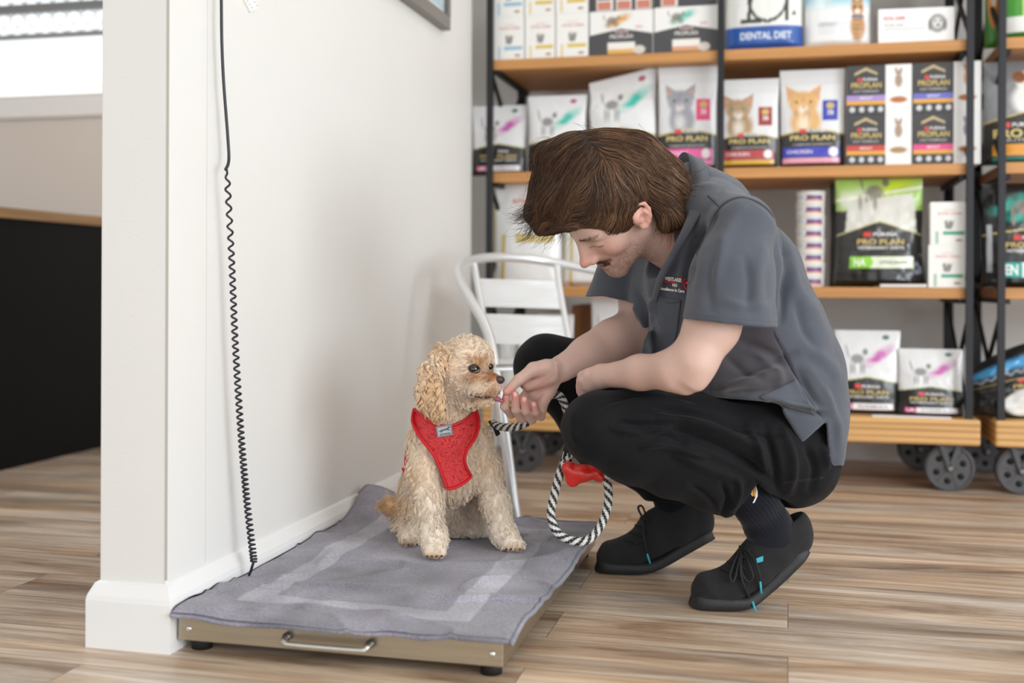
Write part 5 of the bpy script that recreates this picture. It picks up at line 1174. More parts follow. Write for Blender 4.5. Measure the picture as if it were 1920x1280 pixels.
def lacing(e,pr,rows,loops,tips):
    for (a,b) in rows:
        q=[]; 
        for x,y in catmull([a,((a[0]+b[0])/2,(a[1]+b[1])/2-2),b],5):
            h=pr(x,y,.004); 
            if h is not None: q.append(h)
        if len(q)>2: wtube(q,.0028,laced,'shoelace',e,6)
    for lp in loops:
        d0=None;q=[]
        for x,y,o_ in catmull(lp,6):
            h=pr(x,y,.003+max(o_,0)); 
            if h is None: h=PC(x,y,(d0 or 2.33)-max(o_,0)*.2)
            d0=h[1]; q.append(h)
        q=np.array(q); 
        for _ in range(3): q[1:-1]=(q[:-2]+2*q[1:-1]+q[2:])/4
        wtube(q,.0026,laced,'shoelace',e,6)
    for a,b,D in tips: wtube([PC(*a,D),PC(*b,D)],.0024,teal,'aglet',e,6)
lacing(e1,pr1,[((1352,1066),(1392,1082)),((1362,1052),(1398,1066)),((1370,1036),(1402,1048)),((1376,1022),(1404,1032))],
 [[(1392,1022,.0),(1412,1045,.01),(1424,1075,.012),(1427,1105,.008)],[(1392,1022,0),(1378,1050,.01),(1368,1080,.01),(1376,1090,.008),(1386,1050,.006),(1392,1024,0)],[(1392,1022,0),(1406,1060,.01),(1412,1082,.01),(1402,1090,.008),(1390,1070,.006),(1392,1024,0)],[(1392,1024,0),(1388,1070,.008),(1396,1100,.008),(1408,1125,.01),(1412,1135,.01)]],
 [((1425.5,1090),(1427.5,1112),2.315),((1411,1127),(1417,1147),2.315)])
lacing(e2,pr2,[((1172,1012),(1196,1020)),((1182,998),(1205,1006)),((1190,984),(1212,992)),((1198,970),(1216,976))],
 [[(1206,972,0),(1196,952,.01),(1204,948,.01),(1212,968,0)],[(1208,972,0),(1206,1000,.01),(1212,1030,.008),(1214,1042,.008)]],[((1213.5,1038),(1219,1056),2.59)])
tg=[PC(1418,1047,2.325),PC(1431,1042,2.325),PC(1431,1052,2.325),PC(1420,1055,2.325)]
b=MB(); b.add(c2w(np.array(tg+[p+np.array([0,.003,0]) for p in tg])),[(0,1,2,3),(7,6,5,4),(0,4,5,1),(1,5,6,2),(2,6,7,3),(3,7,4,0)],teal); attach(b.build('heel_tab'),e1)
# ---------- hair ----------
hs=SDF()
# scalp volume in head space, cut by a hairline, plus swept masses following the photograph
SC=np.array([-.012,.050,0.])
hs.ell(h2c((-.010,.052,0)),(.108,.092,.086),R=HM.T,k=.02)
hs.chain([K(1130,300,2.36,52),K(1185,310,2.37,58),K(1235,345,2.38,50),K(1272,385,2.38,34)],k=.03)
hs.chain([K(1130,300,2.36,50),K(1078,300,2.38,46),K(1050,322,2.40,42),K(1030,368,2.41,34),K(1008,402,2.41,17)],k=.03); hs.ell(PC(1028,290,2.40),(rp(30,2.4),.04,rp(24,2.4)),k=.02); hs.chain([K(1006,398,2.40,20),K(1022,422,2.39,17),K(1048,420,2.38,16)],k=.02)
hs.chain([K(1040,380,2.36,36),K(1085,405,2.33,26),K(1110,412,2.31,20)],k=.03)
hs.chain([K(1240,370,2.33,30),K(1258,408,2.33,22),K(1248,424,2.33,10)],k=.02)
def faceface(q):
    h=(q-HO)@HM; f=h[...,0];u=h[...,1];l=np.abs(h[...,2])
    # remove everything in front of / below the hairline
    d1=np.minimum(f-.020, -( u-(.052-.0*f)))      # face front region below the brow line
    return np.maximum(-(f-.030),(u-(.048+.0*l)))*1.0
lo=HO-.2;hi=HO+.2
f,lo1,hi1=prismcut([(1004,442),(1060,434),(1100,424),(1130,428),(1150,446),(1165,446),(1176,432),(1190,418),(1188,398),(1196,388),(1212,388),(1224,400),(1230,425),(1226,440),(1250,436),(1300,440),(1300,540),(980,540),(980,436)],1.9,2.75)
hs.fn(f,lo1,hi1,k=.006,sub=True)
Vc,Qc=hs.mesh(.0034); Vc=relax(Vc,Qc,3,.5)
hairm=mat('brown_hair','#4a3626',.5,attr='Col',spec=.35); 
mkmesh('hair_base',Vc,Qc,mat('dark_brown_hair_base','#2f2118',.7),parent=root)
FLW=[((1100,300),(-.3,.5)),((1080,262),(-.9,.25)),((1055,272),(-.85,.5)),((1025,285),(-.7,.7)),((1012,315),(-.3,.95)),((1050,330),(-.8,.6)),((1010,375),(-.65,.75)),((1000,350),(-.5,.85)),((1060,380),(-.85,.5)),((1000,415),(-.65,.6)),((1080,410),(-.75,.45)),((1110,360),(-.5,.8)),((1120,405),(-.2,.9)),
((1140,340),(.4,.85)),((1150,400),(.1,1)),((1165,425),(0,1)),((1190,395),(.3,.9)),((1160,285),(.9,.4)),((1200,300),(.87,.48)),((1250,340),(.85,.5)),((1290,380),(.7,.5)),((1230,380),(.8,.5)),((1260,410),(.3,.9)),((1180,350),(.78,.6)),((1240,425),(-.25,1)),((1140,248),(.92,.1)),((1110,246),(.5,-.1)),((1200,262),(.85,.5)),((1250,305),(.8,.55)),((1085,330),(-.6,.7)),((1290,340),(.9,.4))]
FP=np.array([p for p,_ in FLW],float);FD=np.array([d for _,d in FLW],float);FD/=np.linalg.norm(FD,axis=1)[:,None]
def flow(px):
    w=1/(((px[:,None]-FP[None])**2).sum(-1)+60)**1.6; d=(w[...,None]*FD[None]).sum(1); return d/(np.linalg.norm(d,axis=1)[:,None]+1e-9)
def strands(roots,nrm,stepf,npt,step,r0,lift,cols,wob=.0006,seed=1,surf=None,sink=.55,tipr=.25):
    rs=np.random.RandomState(seed); n=len(roots); P_=roots.copy(); pts=[P_.copy()]; ph=rs.rand(n,3)*100
    for k in range(1,npt):
        d=stepf(P_,k/npt,nrm); P_=P_+d*step[:,None]
        if surf is not None: P_,nrm=surf(P_,nrm,k/npt)
        pts.append(P_.copy())
    A_=np.stack(pts,1) # n,npt,3
    return A_
def strandmesh(name,A_,rad,cols,m,parent,sides=3,sn=None):
    n,k,_=A_.shape; T=np.gradient(A_,axis=1);T/=np.linalg.norm(T,axis=2)[...,None]+1e-9
    ref=np.array([.31,.87,.38]); X=np.cross(T,ref);X/=np.linalg.norm(X,axis=2)[...,None]+1e-9; Y=np.cross(T,X)
    V=np.empty((n,k,sides,3),np.float32)
    for s_ in range(sides):
        a=2*pi*s_/sides; V[:,:,s_]=A_+(X*math.cos(a)+Y*math.sin(a))*rad[...,None]
    idx=np.arange(n*k*sides).reshape(n,k,sides); Q=[]
    for s_ in range(sides):
        s2=(s_+1)%sides; Q.append(np.stack([idx[:,:-1,s_],idx[:,:-1,s2],idx[:,1:,s2],idx[:,1:,s_]],-1).reshape(-1,4))
    C=np.repeat(cols.reshape(n,k,1,3) if cols.ndim==3 else np.repeat(cols[:,None],k,1).reshape(n,k,1,3),sides,2).reshape(-1,3)
    o=mkmesh(name,V.reshape(-1,3),np.concatenate(Q),m,cols=C,parent=parent)
    if sn is not None:
        at=o.data.attributes.new('SN','FLOAT_VECTOR','POINT'); w_=c2w(np.repeat(np.repeat(sn[:,None],k,1).reshape(n,k,1,3),sides,2).reshape(-1,3)); at.data.foreach_set('vector',w_.astype(np.float32).ravel())
    return o
from mathutils.kdtree import KDTree
def bvh_near(V,Q):
    t=BVHTree.FromPolygons([tuple(v) for v in V],[tuple(q) for q in Q])
    def f(P_):
        pos=np.empty_like(P_);nn=np.empty_like(P_)
        for i,p in enumerate(P_):
            h=t.find_nearest(Vector(p)); pos[i]=h[0];nn[i]=h[1]
        return pos,nn
    return f
def sample(V,Q,n,rs,mask=None):
    a=V[Q[:,0]];b=V[Q[:,1]];c=V[Q[:,2]];d=V[Q[:,3]]; ar=np.linalg.norm(np.cross(c-a,d-b),axis=1)
    if mask is not None: ar=ar*mask(a)
    i=rs.choice(len(Q),n,p=ar/ar.sum()); u=rs.rand(n,1);v=rs.rand(n,1); p=(a[i]*(1-u)+b[i]*u)*(1-v)+(d[i]*(1-u)+c[i]*u)*v
    nn=np.cross(c[i]-a[i],d[i]-b[i]); nn/=np.linalg.norm(nn,axis=1)[:,None]+1e-9
    return p,nn
rs=np.random.RandomState(5)
nearh=bvh_near(Vc,Qc)
NH=10000
Pr,Nr=sample(Vc,Qc,NH,rs,mask=lambda a:np.where(topx(a)[:,1]>436,.1,1.))
clump=vnoise(Pr*38)*.5+vnoise(Pr*85)*.5
Lk=8; A_=[];P_=Pr+Nr*.001;nn=Nr; stp=(.0068+.0035*rs.rand(NH)); sgn=rs.randn(NH)
for k in range(Lk):
    A_.append(P_.copy()); px=topx(P_); d=flow(px)
    dx=vnoise(np.stack([px[:,0]/26,px[:,1]/26,P_[:,1]*0+3],-1)); ang=dx*.5+sgn*.10; ca_,sa_=np.cos(ang),np.sin(ang); d=np.stack([d[:,0]*ca_-d[:,1]*sa_,d[:,0]*sa_+d[:,1]*ca_],1)
    D3=np.stack([d[:,0],np.zeros(NH),-d[:,1]],1); D3=D3-nn*(D3*nn).sum(1)[:,None]*.95; D3/=np.linalg.norm(D3,axis=1)[:,None]+1e-9
    P_=P_+D3*stp[:,None]
    q,n2=nearh(P_); out=((P_-q)*n2).sum(1); tgt=.0012+.0035*(k/Lk)**1.5+.003*np.clip(clump,0,1); 
    far=np.linalg.norm(P_-q,axis=1)>.012
    P_=np.where(far[:,None],P_,q+n2*tgt[:,None]*1.0); nn=np.where(far[:,None],nn,n2)
A_=np.stack(A_,1)
# fine stragglers past the fringe, nape and quiff keep their last direction
base=np.array([srgb('#1f150f'),srgb('#38271b'),srgb('#5b3f2c'),srgb('#8f6c4e')]); ci=np.clip((rs.rand(NH)*.8+.35*clump+.25)*2.6,0,2.99); i0=ci.astype(int); fr=(ci-i0)[:,None]; hc=base[i0]*(1-fr)+base[np.minimum(i0+1,3)]*fr
kk=np.linspace(0,1,Lk); rad=.00062*(1-.75*kk**2)[None]*(.7+.6*rs.rand(NH))[:,None]
strandmesh('hair',A_,rad,hc,hairm,root)
# fly-away locks
FL_=[]; rr=np.random.RandomState(11)
def lock(p0,dirs,n,spread,D0,ln):
    for _ in range(n):
        x,y=p0[0]+rr.randn()*spread,p0[1]+rr.randn()*spread; D=D0+rr.randn()*.02; l=ln*(.5+.8*rr.rand()); a0=dirs[0]+rr.randn()*.25; a1=dirs[1]+rr.randn()*.4; pts=[]
        for k in range(8):
            pts.append(PC(x,y,D)); a=a0+(a1-a0)*k/7; x+=math.cos(a)*l/7; y+=math.sin(a)*l/7
        FL_.append(pts)
d2=math.radians
for p0,a0,a1,n,sp,ln in (((1005,385),150,120,110,8,44),((996,402),150,190,90,7,36),((1000,425),120,170,90,8,32),((1030,432),110,150,50,8,34),((1025,345),140,110,60,10,42),((1015,300),160,60,60,8,34),((1040,275),190,110,60,8,40),((1022,330),170,80,40,8,36),((1060,428),100,140,40,8,22),
    ((1290,345),10,-30,50,7,26),((1285,330),0,-50,30,6,30),((1280,370),20,50,60,8,36),((1270,400),50,110,60,9,34),((1255,420),80,120,60,9,26),((1165,430),85,100,70,8,20),((1240,425),100,110,40,8,22),((1110,250),200,170,8,14,26),((1200,262),30,30,8,14,26)):
    lock(p0,(d2(a0),d2(a1)),n,sp,2.37 if p0[0]<1200 else 2.36,ln)
FL_=np.array(FL_); n=len(FL_); strandmesh('loose_hair',FL_,np.repeat((.00036*(1-.7*kk))[None],n,0),base[rr.randint(0,3,n)],hairm,root)
# eyebrow, moustache and stubble strands
def short(centre_fn,n,name,colr,r,seed,ln,dirf,spread):
    r_=np.random.RandomState(seed); out=[]
    for _ in range(n):
        p=centre_fn(r_); q=h2c(p+r_.randn(3)*spread); 
        h=headnear(q[None]); q=h[0][0]; nrm=h[1][0]; d=HM@dirf(p,r_); d=d-nrm*d.dot(nrm)*.8; d/=np.linalg.norm(d); l=ln*(.6+.7*r_.rand()); out.append([q-nrm*.0005,q+d*l*.35+nrm*.0012,q+d*l*.7+nrm*.0018,q+d*l+nrm*.0014])
    out=np.array(out); k=np.array([1,.9,.7,.3]); strandmesh(name,out,np.repeat((r*k)[None],len(out),0),np.tile(np.array(srgb(colr)),(len(out),1))*(.7+.6*r_.rand(len(out),1)),hairm,root)
headnear=bvh_near(SKV[0],SKQ[0])
for s_ in (-1,1): short(lambda r_:np.array([.098,.033,0])+np.array([-.022,.003,.038*s_])*r_.rand()+np.array([0,0,.008*s_]),320,'eyebrow','#3a281c',.00040,3,.0065,lambda p,r_:np.array([-.3,.25+.2*r_.randn(),1.*s_]),np.array([.001,.0018,.001]))
short(lambda r_:np.array([.103,-.0420,0])+np.array([-.014,-.004,1])*np.array([1,1,.028])*((2*r_.rand()-1)*np.array([abs(2*r_.rand()-1),1,1])),650,'moustache','#4d3626',.00035,4,.0085,lambda p,r_:np.array([.3,-1.,np.sign(p[2])*.35+.2*r_.randn()]),np.array([.0005,.0014,.002]))
# =================== the dog ===================
dg=empty('dog',tuple(c2w(np.array([-.14,2.6,.08])))); tag(dg,'small curly cream dog in a red harness sitting on the towel covered scale','dog')
db=SDF()
db.ell(PC(868,693,2.515),(.066,.064,.062),k=.02)
db.ell(PC(880,668,2.50),(.050,.040,.045),k=.02)
db.chain([K(888,716,2.475,34),K(906,722,2.452,27),K(923,722,2.440,17)],k=.012)
db.chain([K(880,745,2.48,18),K(905,748,2.46,13),K(922,750,2.447,8)],k=.008)
db.ell(PC(928,713,2.437),(.014,.014,.013),k=.008)
db.cone(PC(884,741,2.43),PC(925,744,2.42),.0035,.0035,k=.006,sub=True)
db.chain([K(850,735,2.54,46),K(838,800,2.57,54)],k=.03)
db.chain([K(835,825,2.575,58),K(842,895,2.58,52)],k=.03)
db.chain([K(800,830,2.56,34),K(797,880,2.535,28),K(804,950,2.505,22),K(814,1010,2.488,22),K(815,1028,2.478,20)],k=.02)
db.chain([K(885,825,2.60,36),K(908,880,2.60,27),K(928,945,2.592,22),K(943,1000,2.572,20),K(957,1016,2.555,19)],k=.02)
db.chain([K(835,840,2.68,66),K(830,930,2.76,74),K(830,960,2.78,68)],k=.04)
db.chain([K(785,950,2.70,34),K(772,990,2.655,23),K(768,1010,2.615,17)],k=.02)
db.chain([K(900,955,2.74,32),K(905,985,2.70,18),K(888,992,2.67,14)],k=.02)
db.ell(PC(862,965,2.70),(.055,.05,.055),k=.02)
for i in range(4):
    for (x,y,D,sp) in ((815,1037,2.462,9.0),(962,1024,2.538,8.5),(770,1016,2.598,8.0)):
        o_=(i-1.5)*sp*.92; db.cone(PC(x+o_,y-6,D+.012),PC(x+o_*1.05,y,D),.0095,.0090,k=.005)
db.chain([K(790,968,2.76,18),K(752,958,2.715,17),K(732,946,2.70,12)],k=.01)
Vd,Qd=db.mesh(.0034); Vd=relax(Vd,Qd,2,.5); Vd[:,2]=np.maximum(Vd[:,2],.0795)
# near ear: a hanging flap
er=SDF(); er.chain([K(828,662,2.462,15),K(808,700,2.445,18),K(804,735,2.44,20),K(816,758,2.437,14)],k=.012,flat=((0,1,0),2.2))
Ve,Qe=er.mesh(.003); Ve=relax(Ve,Qe,2,.5)
px_=lambda V: topx(V)
def dcol(V):
    q=topx(V); C=np.tile(np.array(srgb('#ffecd5')),(len(V),1)); n1=vnoise(V*28);n2=vnoise(V*60+5)
    C=mixc(C,np.clip(n1*.8+n2*.4-.05,0,1)*.6,'#f3cb96')
    w=lambda cx,cy,rx,ry,c_,a: mixc(C,a*np.exp(-(((q[:,0]-cx)/rx)**2+((q[:,1]-cy)/ry)**2)),c_)
    hm=(q[:,1]<792); C=mixc(C,np.clip((q[:,1]-880)/60,0,1)*.55,'#fff4e4')
    C=np.where(hm[:,None],w(926,704,19,14,'#a9682f',1.0),C); C=np.where(hm[:,None],w(892,706,24,9,'#c48648',.85),C); C=np.where(hm[:,None],w(900,676,20,14,'#d0924f',.85),C); C=np.where(hm[:,None],w(890,690,13,9,'#8f5c34',.8),C); C=np.where(hm[:,None],w(905,742,32,4.5,'#5a3a24',.85),C)
    C=np.where(hm[:,None],w(922,732,15,14,'#bd7f42',.75),C)
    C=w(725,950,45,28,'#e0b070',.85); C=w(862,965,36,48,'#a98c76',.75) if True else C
    C=np.where((q[:,0]>790)[:,None]&(q[:,1]>1028)[:,None]&(np.abs(q[:,0]-815)<30)[:,None],w(813,1042,26,10,'#c08a55',.7),C); C=np.where((q[:,1]>1008)[:,None],w(963,1030,24,9,'#c9935c',.7),C); C=np.where((q[:,1]>1000)[:,None]&(V[:,1]>2.55)[:,None],w(768,1020,20,9,'#a8733f',.8),C)
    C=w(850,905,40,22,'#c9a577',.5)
    return C
furskin=mat('dog_coat_underlayer','#d9c3a0',.9,attr='Col',spec=.1)
# inside of the legs keeps the pale coat
mkmesh('body',Vd,Qd,furskin,cols=dcol(Vd)*.9,parent=dg); 
ecol=lambda V:mixc(mixc(np.tile(np.array(srgb('#f6dfc2')),(len(V),1)),np.clip(vnoise(V*35)+.2,0,1)*.7,'#e3bb8f'),np.clip((topx(V)[:,1]-700)/60,0,1)*.55,'#d6a467')
ear_=mkmesh('ear',Ve,Qe,furskin,cols=ecol(Ve),parent=dg)
dpr=Proj(Vd,Qd)
HPOLY=[(777,768),(800,788),(838,800),(872,794),(893,772),(899,790),(893,818),(876,845),(874,870),(884,893),(862,908),(838,915),(826,880),(812,850),(790,822),(775,795)]
def harness_mask(V): 
    return inpoly(topx(V),HPOLY)&(V[:,1]<2.60)
def fur(V,Q,n,name,parent,colf,lenf,dirf,nclump,seed,curl=.0035,turns=1.6,npt=7,r0=.00043,mask=None,clumpw=.88,outw=.24):
    rs=np.random.RandomState(seed); P0,N0=sample(V,Q,n,rs,mask); PCm,NC=sample(V,Q,nclump,rs,mask)
    kd=KDTree(nclump); 
    for i,p in enumerate(PCm): kd.insert(p,i)
    kd.balance(); ci=np.array([kd.find(p)[1] for p in P0]); ph=rs.rand(nclump)*2*pi; hand=np.sign(rs.randn(nclump)); ln=lenf(P0)*(.75+.5*rs.rand(n)); lc=lenf(PCm)*(.8+.4*rs.rand(nclump)); fq=turns*(.7+.6*rs.rand(nclump))
    def path(P_,N_,D_,L_,phs,hd_,fr,amp):
        X=np.cross(D_,N_);X/=np.linalg.norm(X,axis=1)[:,None]+1e-9; out=[]
        for k in range(npt):
            t=k/(npt-1); a=phs+hd_*fr*2*pi*t; c_=amp*min(1,t*2.2)*np.clip(L_/.022,.15,1.3)
            out.append(P_+N_*(L_*outw*(1-(1-t)**2))[:,None]+D_*(L_*(t*.85))[:,None]+X*(c_*np.cos(a)-c_*np.cos(phs))[:,None]+N_*(c_*.8*np.sin(a)-.0*c_)[:,None])
        return np.stack(out,1)
    Dc=dirf(PCm,NC); Dc+=.35*np.stack([vnoise(PCm*22),vnoise(PCm*22+9),vnoise(PCm*22+17)],1); Dc-=NC*(Dc*NC).sum(1)[:,None]; Dc/=np.linalg.norm(Dc,axis=1)[:,None]+1e-9
    Ap=path(PCm,NC,Dc,lc,ph,hand,fq,curl); 
    As=path(P0,N0,Dc[ci]-N0*(Dc[ci]*N0).sum(1)[:,None],ln,ph[ci]+rs.randn(n)*.25,hand[ci],fq[ci],curl)
    t=np.linspace(0,1,npt)[None,:,None]; tgt=Ap[ci]+(P0-PCm[ci])[:,None]*.28*(1-t*.3)
    w_=(t**.8)*clumpw; A_=As*(1-w_)+tgt*w_
    A_[...,2]=np.maximum(A_[...,2],.0805)
    C=colf(P0); C=C*(.92+.16*rs.rand(n,1)); tt=np.linspace(0,1,npt)[None,:,None]; Cc=C[:,None]*(.92+.12*tt)
    rad=(r0*(1-.65*np.linspace(0,1,npt)**2))[None]*(.8+.5*rs.rand(n))[:,None]
    return strandmesh(name,A_,rad,np.clip(Cc,0,1),furm,parent,sn=N0)
furm=mat('curly_dog_fur','#ead7b6',.7,attr='Col',spec=.08,sheen=.3)
_t=NT(furm); _tr=_t.add('ShaderNodeBsdfTranslucent'); _mx=_t.add('ShaderNodeMixShader'); _mx.inputs[0].default_value=.0
_at=_t.add('ShaderNodeVertexColor'); _at.layer_name='Col'; _t.link(_at.outputs['Color'],_tr.inputs['Color'])
_t.link(_t.n['Principled BSDF'].outputs[0],_mx.inputs[1]); _sn=_t.add('ShaderNodeAttribute'); _sn.attribute_name='SN'; _ge=_t.add('ShaderNodeNewGeometry'); _va=_t.add('ShaderNodeVectorMath',operation='ADD'); _vn=_t.add('ShaderNodeVectorMath',operation='NORMALIZE'); _vs=_t.add('ShaderNodeVectorMath',operation='SCALE'); _vs.inputs['Scale'].default_value=.45; _t.link(_ge.outputs['Normal'],_vs.inputs[0]); _t.link(_sn.outputs['Vector'],_va.inputs[0]); _t.link(_vs.outputs[0],_va.inputs[1]); _t.link(_va.outputs[0],_vn.inputs[0]); pass; _t.link(_tr.outputs[0],_mx.inputs[2]); _t.link(_mx.outputs[0],_t.n['Material Output'].inputs['Surface'])
def dlen(P_):
    q=topx(P_); L=np.full(len(P_),.021); hd_=(q[:,1]<790)
    L=np.where(hd_,.015,L); L=np.where((q[:,0]>895)&hd_,.0105,L); L=np.where((q[:,1]>740)&(q[:,1]<792)&(q[:,0]<890),.020,L)
    L=np.where((q[:,1]>985),.013,L); L=np.where((q[:,1]>1024),.006,L); L=np.where((q[:,0]<765)&(q[:,1]>925)&(q[:,1]<990),.030,L)
    L=np.where(harness_mask(P_),.002,L)
    ew=np.exp(-(((q[:,0]-890)/13)**2+((q[:,1]-691)/9)**2)); L=L*(1-.88*ew); ew=np.exp(-(((q[:,0]-919)/7)**2+((q[:,1]-687)/8)**2)); L=L*(1-.8*ew)
    nw=np.exp(-(((q[:,0]-937)/8)**2+((q[:,1]-712)/8)**2)); return L*(1-.9*nw)+.0008
def ddir(P_,N_):
    q=topx(P_); D=np.tile(np.array([0,0,-1.]),(len(P_),1)); hd_=(q[:,1]<740)
    top=hd_&(q[:,0]<895); c=PC(905,690,2.44); away=P_-c; away/=np.linalg.norm(away,axis=1)[:,None]+1e-9
    D=np.where(top[:,None],away*.8+np.array([-.2,0,-.25]),D)
    mz=(q[:,0]>=888)&(q[:,1]<775); D=np.where(mz[:,None],np.array([-.55,-.1,-.8])[None],D)
    tl=(q[:,0]<760)&(q[:,1]>925)&(q[:,1]<990)&(P_[:,1]>2.6); D=np.where(tl[:,None],np.array([-.9,0,-.1]),D); return D
def vis(a): 
    q=topx(a); m=np.ones(len(a)); m=np.where(harness_mask(a),.05,m); m=np.where(a[:,1]>2.80,.35,m); m=np.where((np.hypot((q[:,0]-890)/10,(q[:,1]-691)/7)<1)&(a[:,1]<2.5),.0,m); m=np.where((q[:,1]<790),m*2.0,m); m=np.where(np.hypot(q[:,0]-938,q[:,1]-712)<7,0,m); return m
fur(Vd,Qd,40000,'fur',dg,dcol,dlen,ddir,3400,21,mask=vis,curl=.0030,turns=1.1)
fur(Ve,Qe,9000,'fur',ear_,ecol,lambda P_:.022+.016*np.clip((topx(P_)[:,1]-700)/70,0,1),lambda P_,N_:np.tile(np.array([-.12,0,-1.]),(len(P_),1)),260,22,curl=.0034,turns=.9,outw=.2)
for o in dg.children:
    pass
# eyes, nose, tongue, claws
ek=mat('dark_eye','#140c08',.08,coat=1); nm=mat('wet_brown_nose','#3f302d',.3,bump=.6,bscale=300,coat=.3)
b=MB(); e0=dpr(889,692,0); b.sphere(c2w(e0+np.array([0,.0045,0])),.0118,ek,n=24); attach(b.build('eye'),dg)
b=MB(); e1_=dpr(918,687,0); b.sphere(c2w(e1_+np.array([.0,.004,0])),.0082,ek,n=20); attach(b.build('eye'),dg)
lid=mat('dark_eyelid','#4a2c1c',.6)
pts=[]; 
for t in np.linspace(0,2*pi,22,endpoint=False):
    h=dpr(889+10.5*math.cos(t)+.5,691.5+7*math.sin(t)+1.5*math.cos(t),.003); pts.append(h if h is not None else e0)
wtube(pts,.0015,lid,'eyelid',dg,6,closed=True)
b=MB(); n0=dpr(936,712,0); n0=n0 if n0 is not None else PC(936,712,2.428); b.sphere(c2w(n0+np.array([.001,.003,0])),(.0108,.0095,.0092),nm,n=24); attach(b.build('nose'),dg)
wtube([dpr(x,y,.002) if dpr(x,y,.002) is not None else PC(x,y,2.43) for x,y in ((884,741),(900,744),(914,745),(926,741))],.0022,mat('dark_lip','#3a2520',.6),'mouth_line',dg,6)
tg_=SDF(); tg_.chain([(PC(916,745,2.455),.007),(PC(931,747,2.443),.0072),(PC(941,752,2.436),.0055)],k=.004,flat=((0,.3,1),1.4)); V,Q=tg_.mesh(.0015); V=relax(V,Q); mkmesh('tongue',V,Q,mat('pink_tongue','#a85a68',.3,coat=.4),parent=dg)
claw=mat('brown_claw','#4b3526',.4)
for (x,y,D,sp) in ((815,1041,2.456,9.0),(962,1028,2.532,8.5),(770,1020,2.592,8.0)):
    for i in range(4): b=MB(); c0=PC(x+(i-1.5)*sp,y+1,D); c0[2]=max(c0[2],.084); b.sphere(c2w(c0),(.0028,.0055,.0028),claw,n=10); attach(b.build('claw'),dg)
# harness
def hcols(nu,nv):
    U,V=np.meshgrid(np.linspace(0,1,nu),np.linspace(0,1,nv)); n=vnoise(np.stack([U*30,V*46,U*0+4],-1)); m=(np.abs(n)<.15); C=np.zeros((nv,nu,3)); C[:]=srgb('#d83a3c'); C[m]=srgb('#981a24'); e=(U<.06)|(U>.94)|(V>.965)|(V<.03); C[e]=srgb('#cf1b28'); return np.concatenate([C.reshape(-1,3)]*2)
hm_=mat('red_mesh_harness','#d02a30',.75,attr='Col',bump=.5,bscale=300)
def hpatch():
    nu,nv=90,120; Lc=catmull([(777,766),(774,792),(790,822),(812,850),(826,880),(838,916)],20);Rc=catmull([(893,769),(898,792),(892,818),(875,845),(872,868),(884,893)],20)
    Lc=np.stack([np.interp(np.linspace(0,1,nv),np.linspace(0,1,len(Lc)),Lc[:,i]) for i in (0,1)],1);Rc=np.stack([np.interp(np.linspace(0,1,nv),np.linspace(0,1,len(Rc)),Rc[:,i]) for i in (0,1)],1)
    V=np.zeros((nv,nu,3)); s_=np.linspace(0,1,nu)
    last=2.5
    for j in range(nv):
        for i in range(nu):
            q=Lc[j]*(1-s_[i])+Rc[j]*s_[i]; t=j/(nv-1); q=q+np.array([0,31*(1-t)**1.5*4*s_[i]*(1-s_[i])+6*t**3*4*s_[i]*(1-s_[i])]); h=dpr(q[0],q[1],.0)
            if h is None: h=PC(q[0],q[1],last)
            last=h[1]; V[j,i]=[q[0],q[1],h[1]]
    D=V[...,2].copy(); D=np.minimum(D,2.585)
    for _ in range(60): 
        E_=np.pad(D,1,mode='edge'); D=(E_[:-2,1:-1]+E_[2:,1:-1]+E_[1:-1,:-2]+E_[1:-1,2:])/4
    D-=.017
    W=np.array([PC(a,b_,d_) for (a,b_),d_ in zip(V[...,:2].reshape(-1,2),D.ravel())]); B=W.copy(); B[:,1]+=.004
    idx=np.arange(nu*nv).reshape(nv,nu); q=np.stack([idx[:-1,:-1],idx[1:,:-1],idx[1:,1:],idx[:-1,1:]],-1).reshape(-1,4); n=nu*nv; Q=[q[:,::-1] if False else q,q[:,::-1]+n]
    for e in (idx[0],idx[-1][::-1],idx[::-1,0],idx[:,-1]): Q.append(np.stack([e[:-1],e[:-1]+n,e[1:]+n,e[1:]],1)[:,::-1])
    o=mkmesh('harness',np.concatenate([W,B]),np.concatenate(Q),hm_,cols=hcols(nu,nv),parent=dg); return o,W.reshape(nv,nu,3)
ho,HW=hpatch(); ho['label']='red mesh harness with darker squiggle print'
rt=mat('red_binding','#c8141f',.6,bump=.3,bscale=300)
f3=np.array([0,-.0015,0])
tp=[HW[:,0]+f3,HW[:,-1]+f3,HW[0]+f3,HW[-1]+f3]
for L_ in tp: wtube(L_[::3],.0042,rt,'binding',ho,8,flat=.8)
wtube([PC(766,842,2.60),PC(763,862,2.585),PC(765,882,2.57),PC(772,893,2.55)],.007,rt,'strap',ho,8,flat=.4)
wtube([PC(757,878,2.585),PC(762,888,2.575),PC(769,897,2.57)],.006,rt,'buckle',ho,8,flat=.6)
gt=mat('grey_rubber_tag','#b9bcc0',.5); gd=mat('tag_dark','#4e5258',.5)
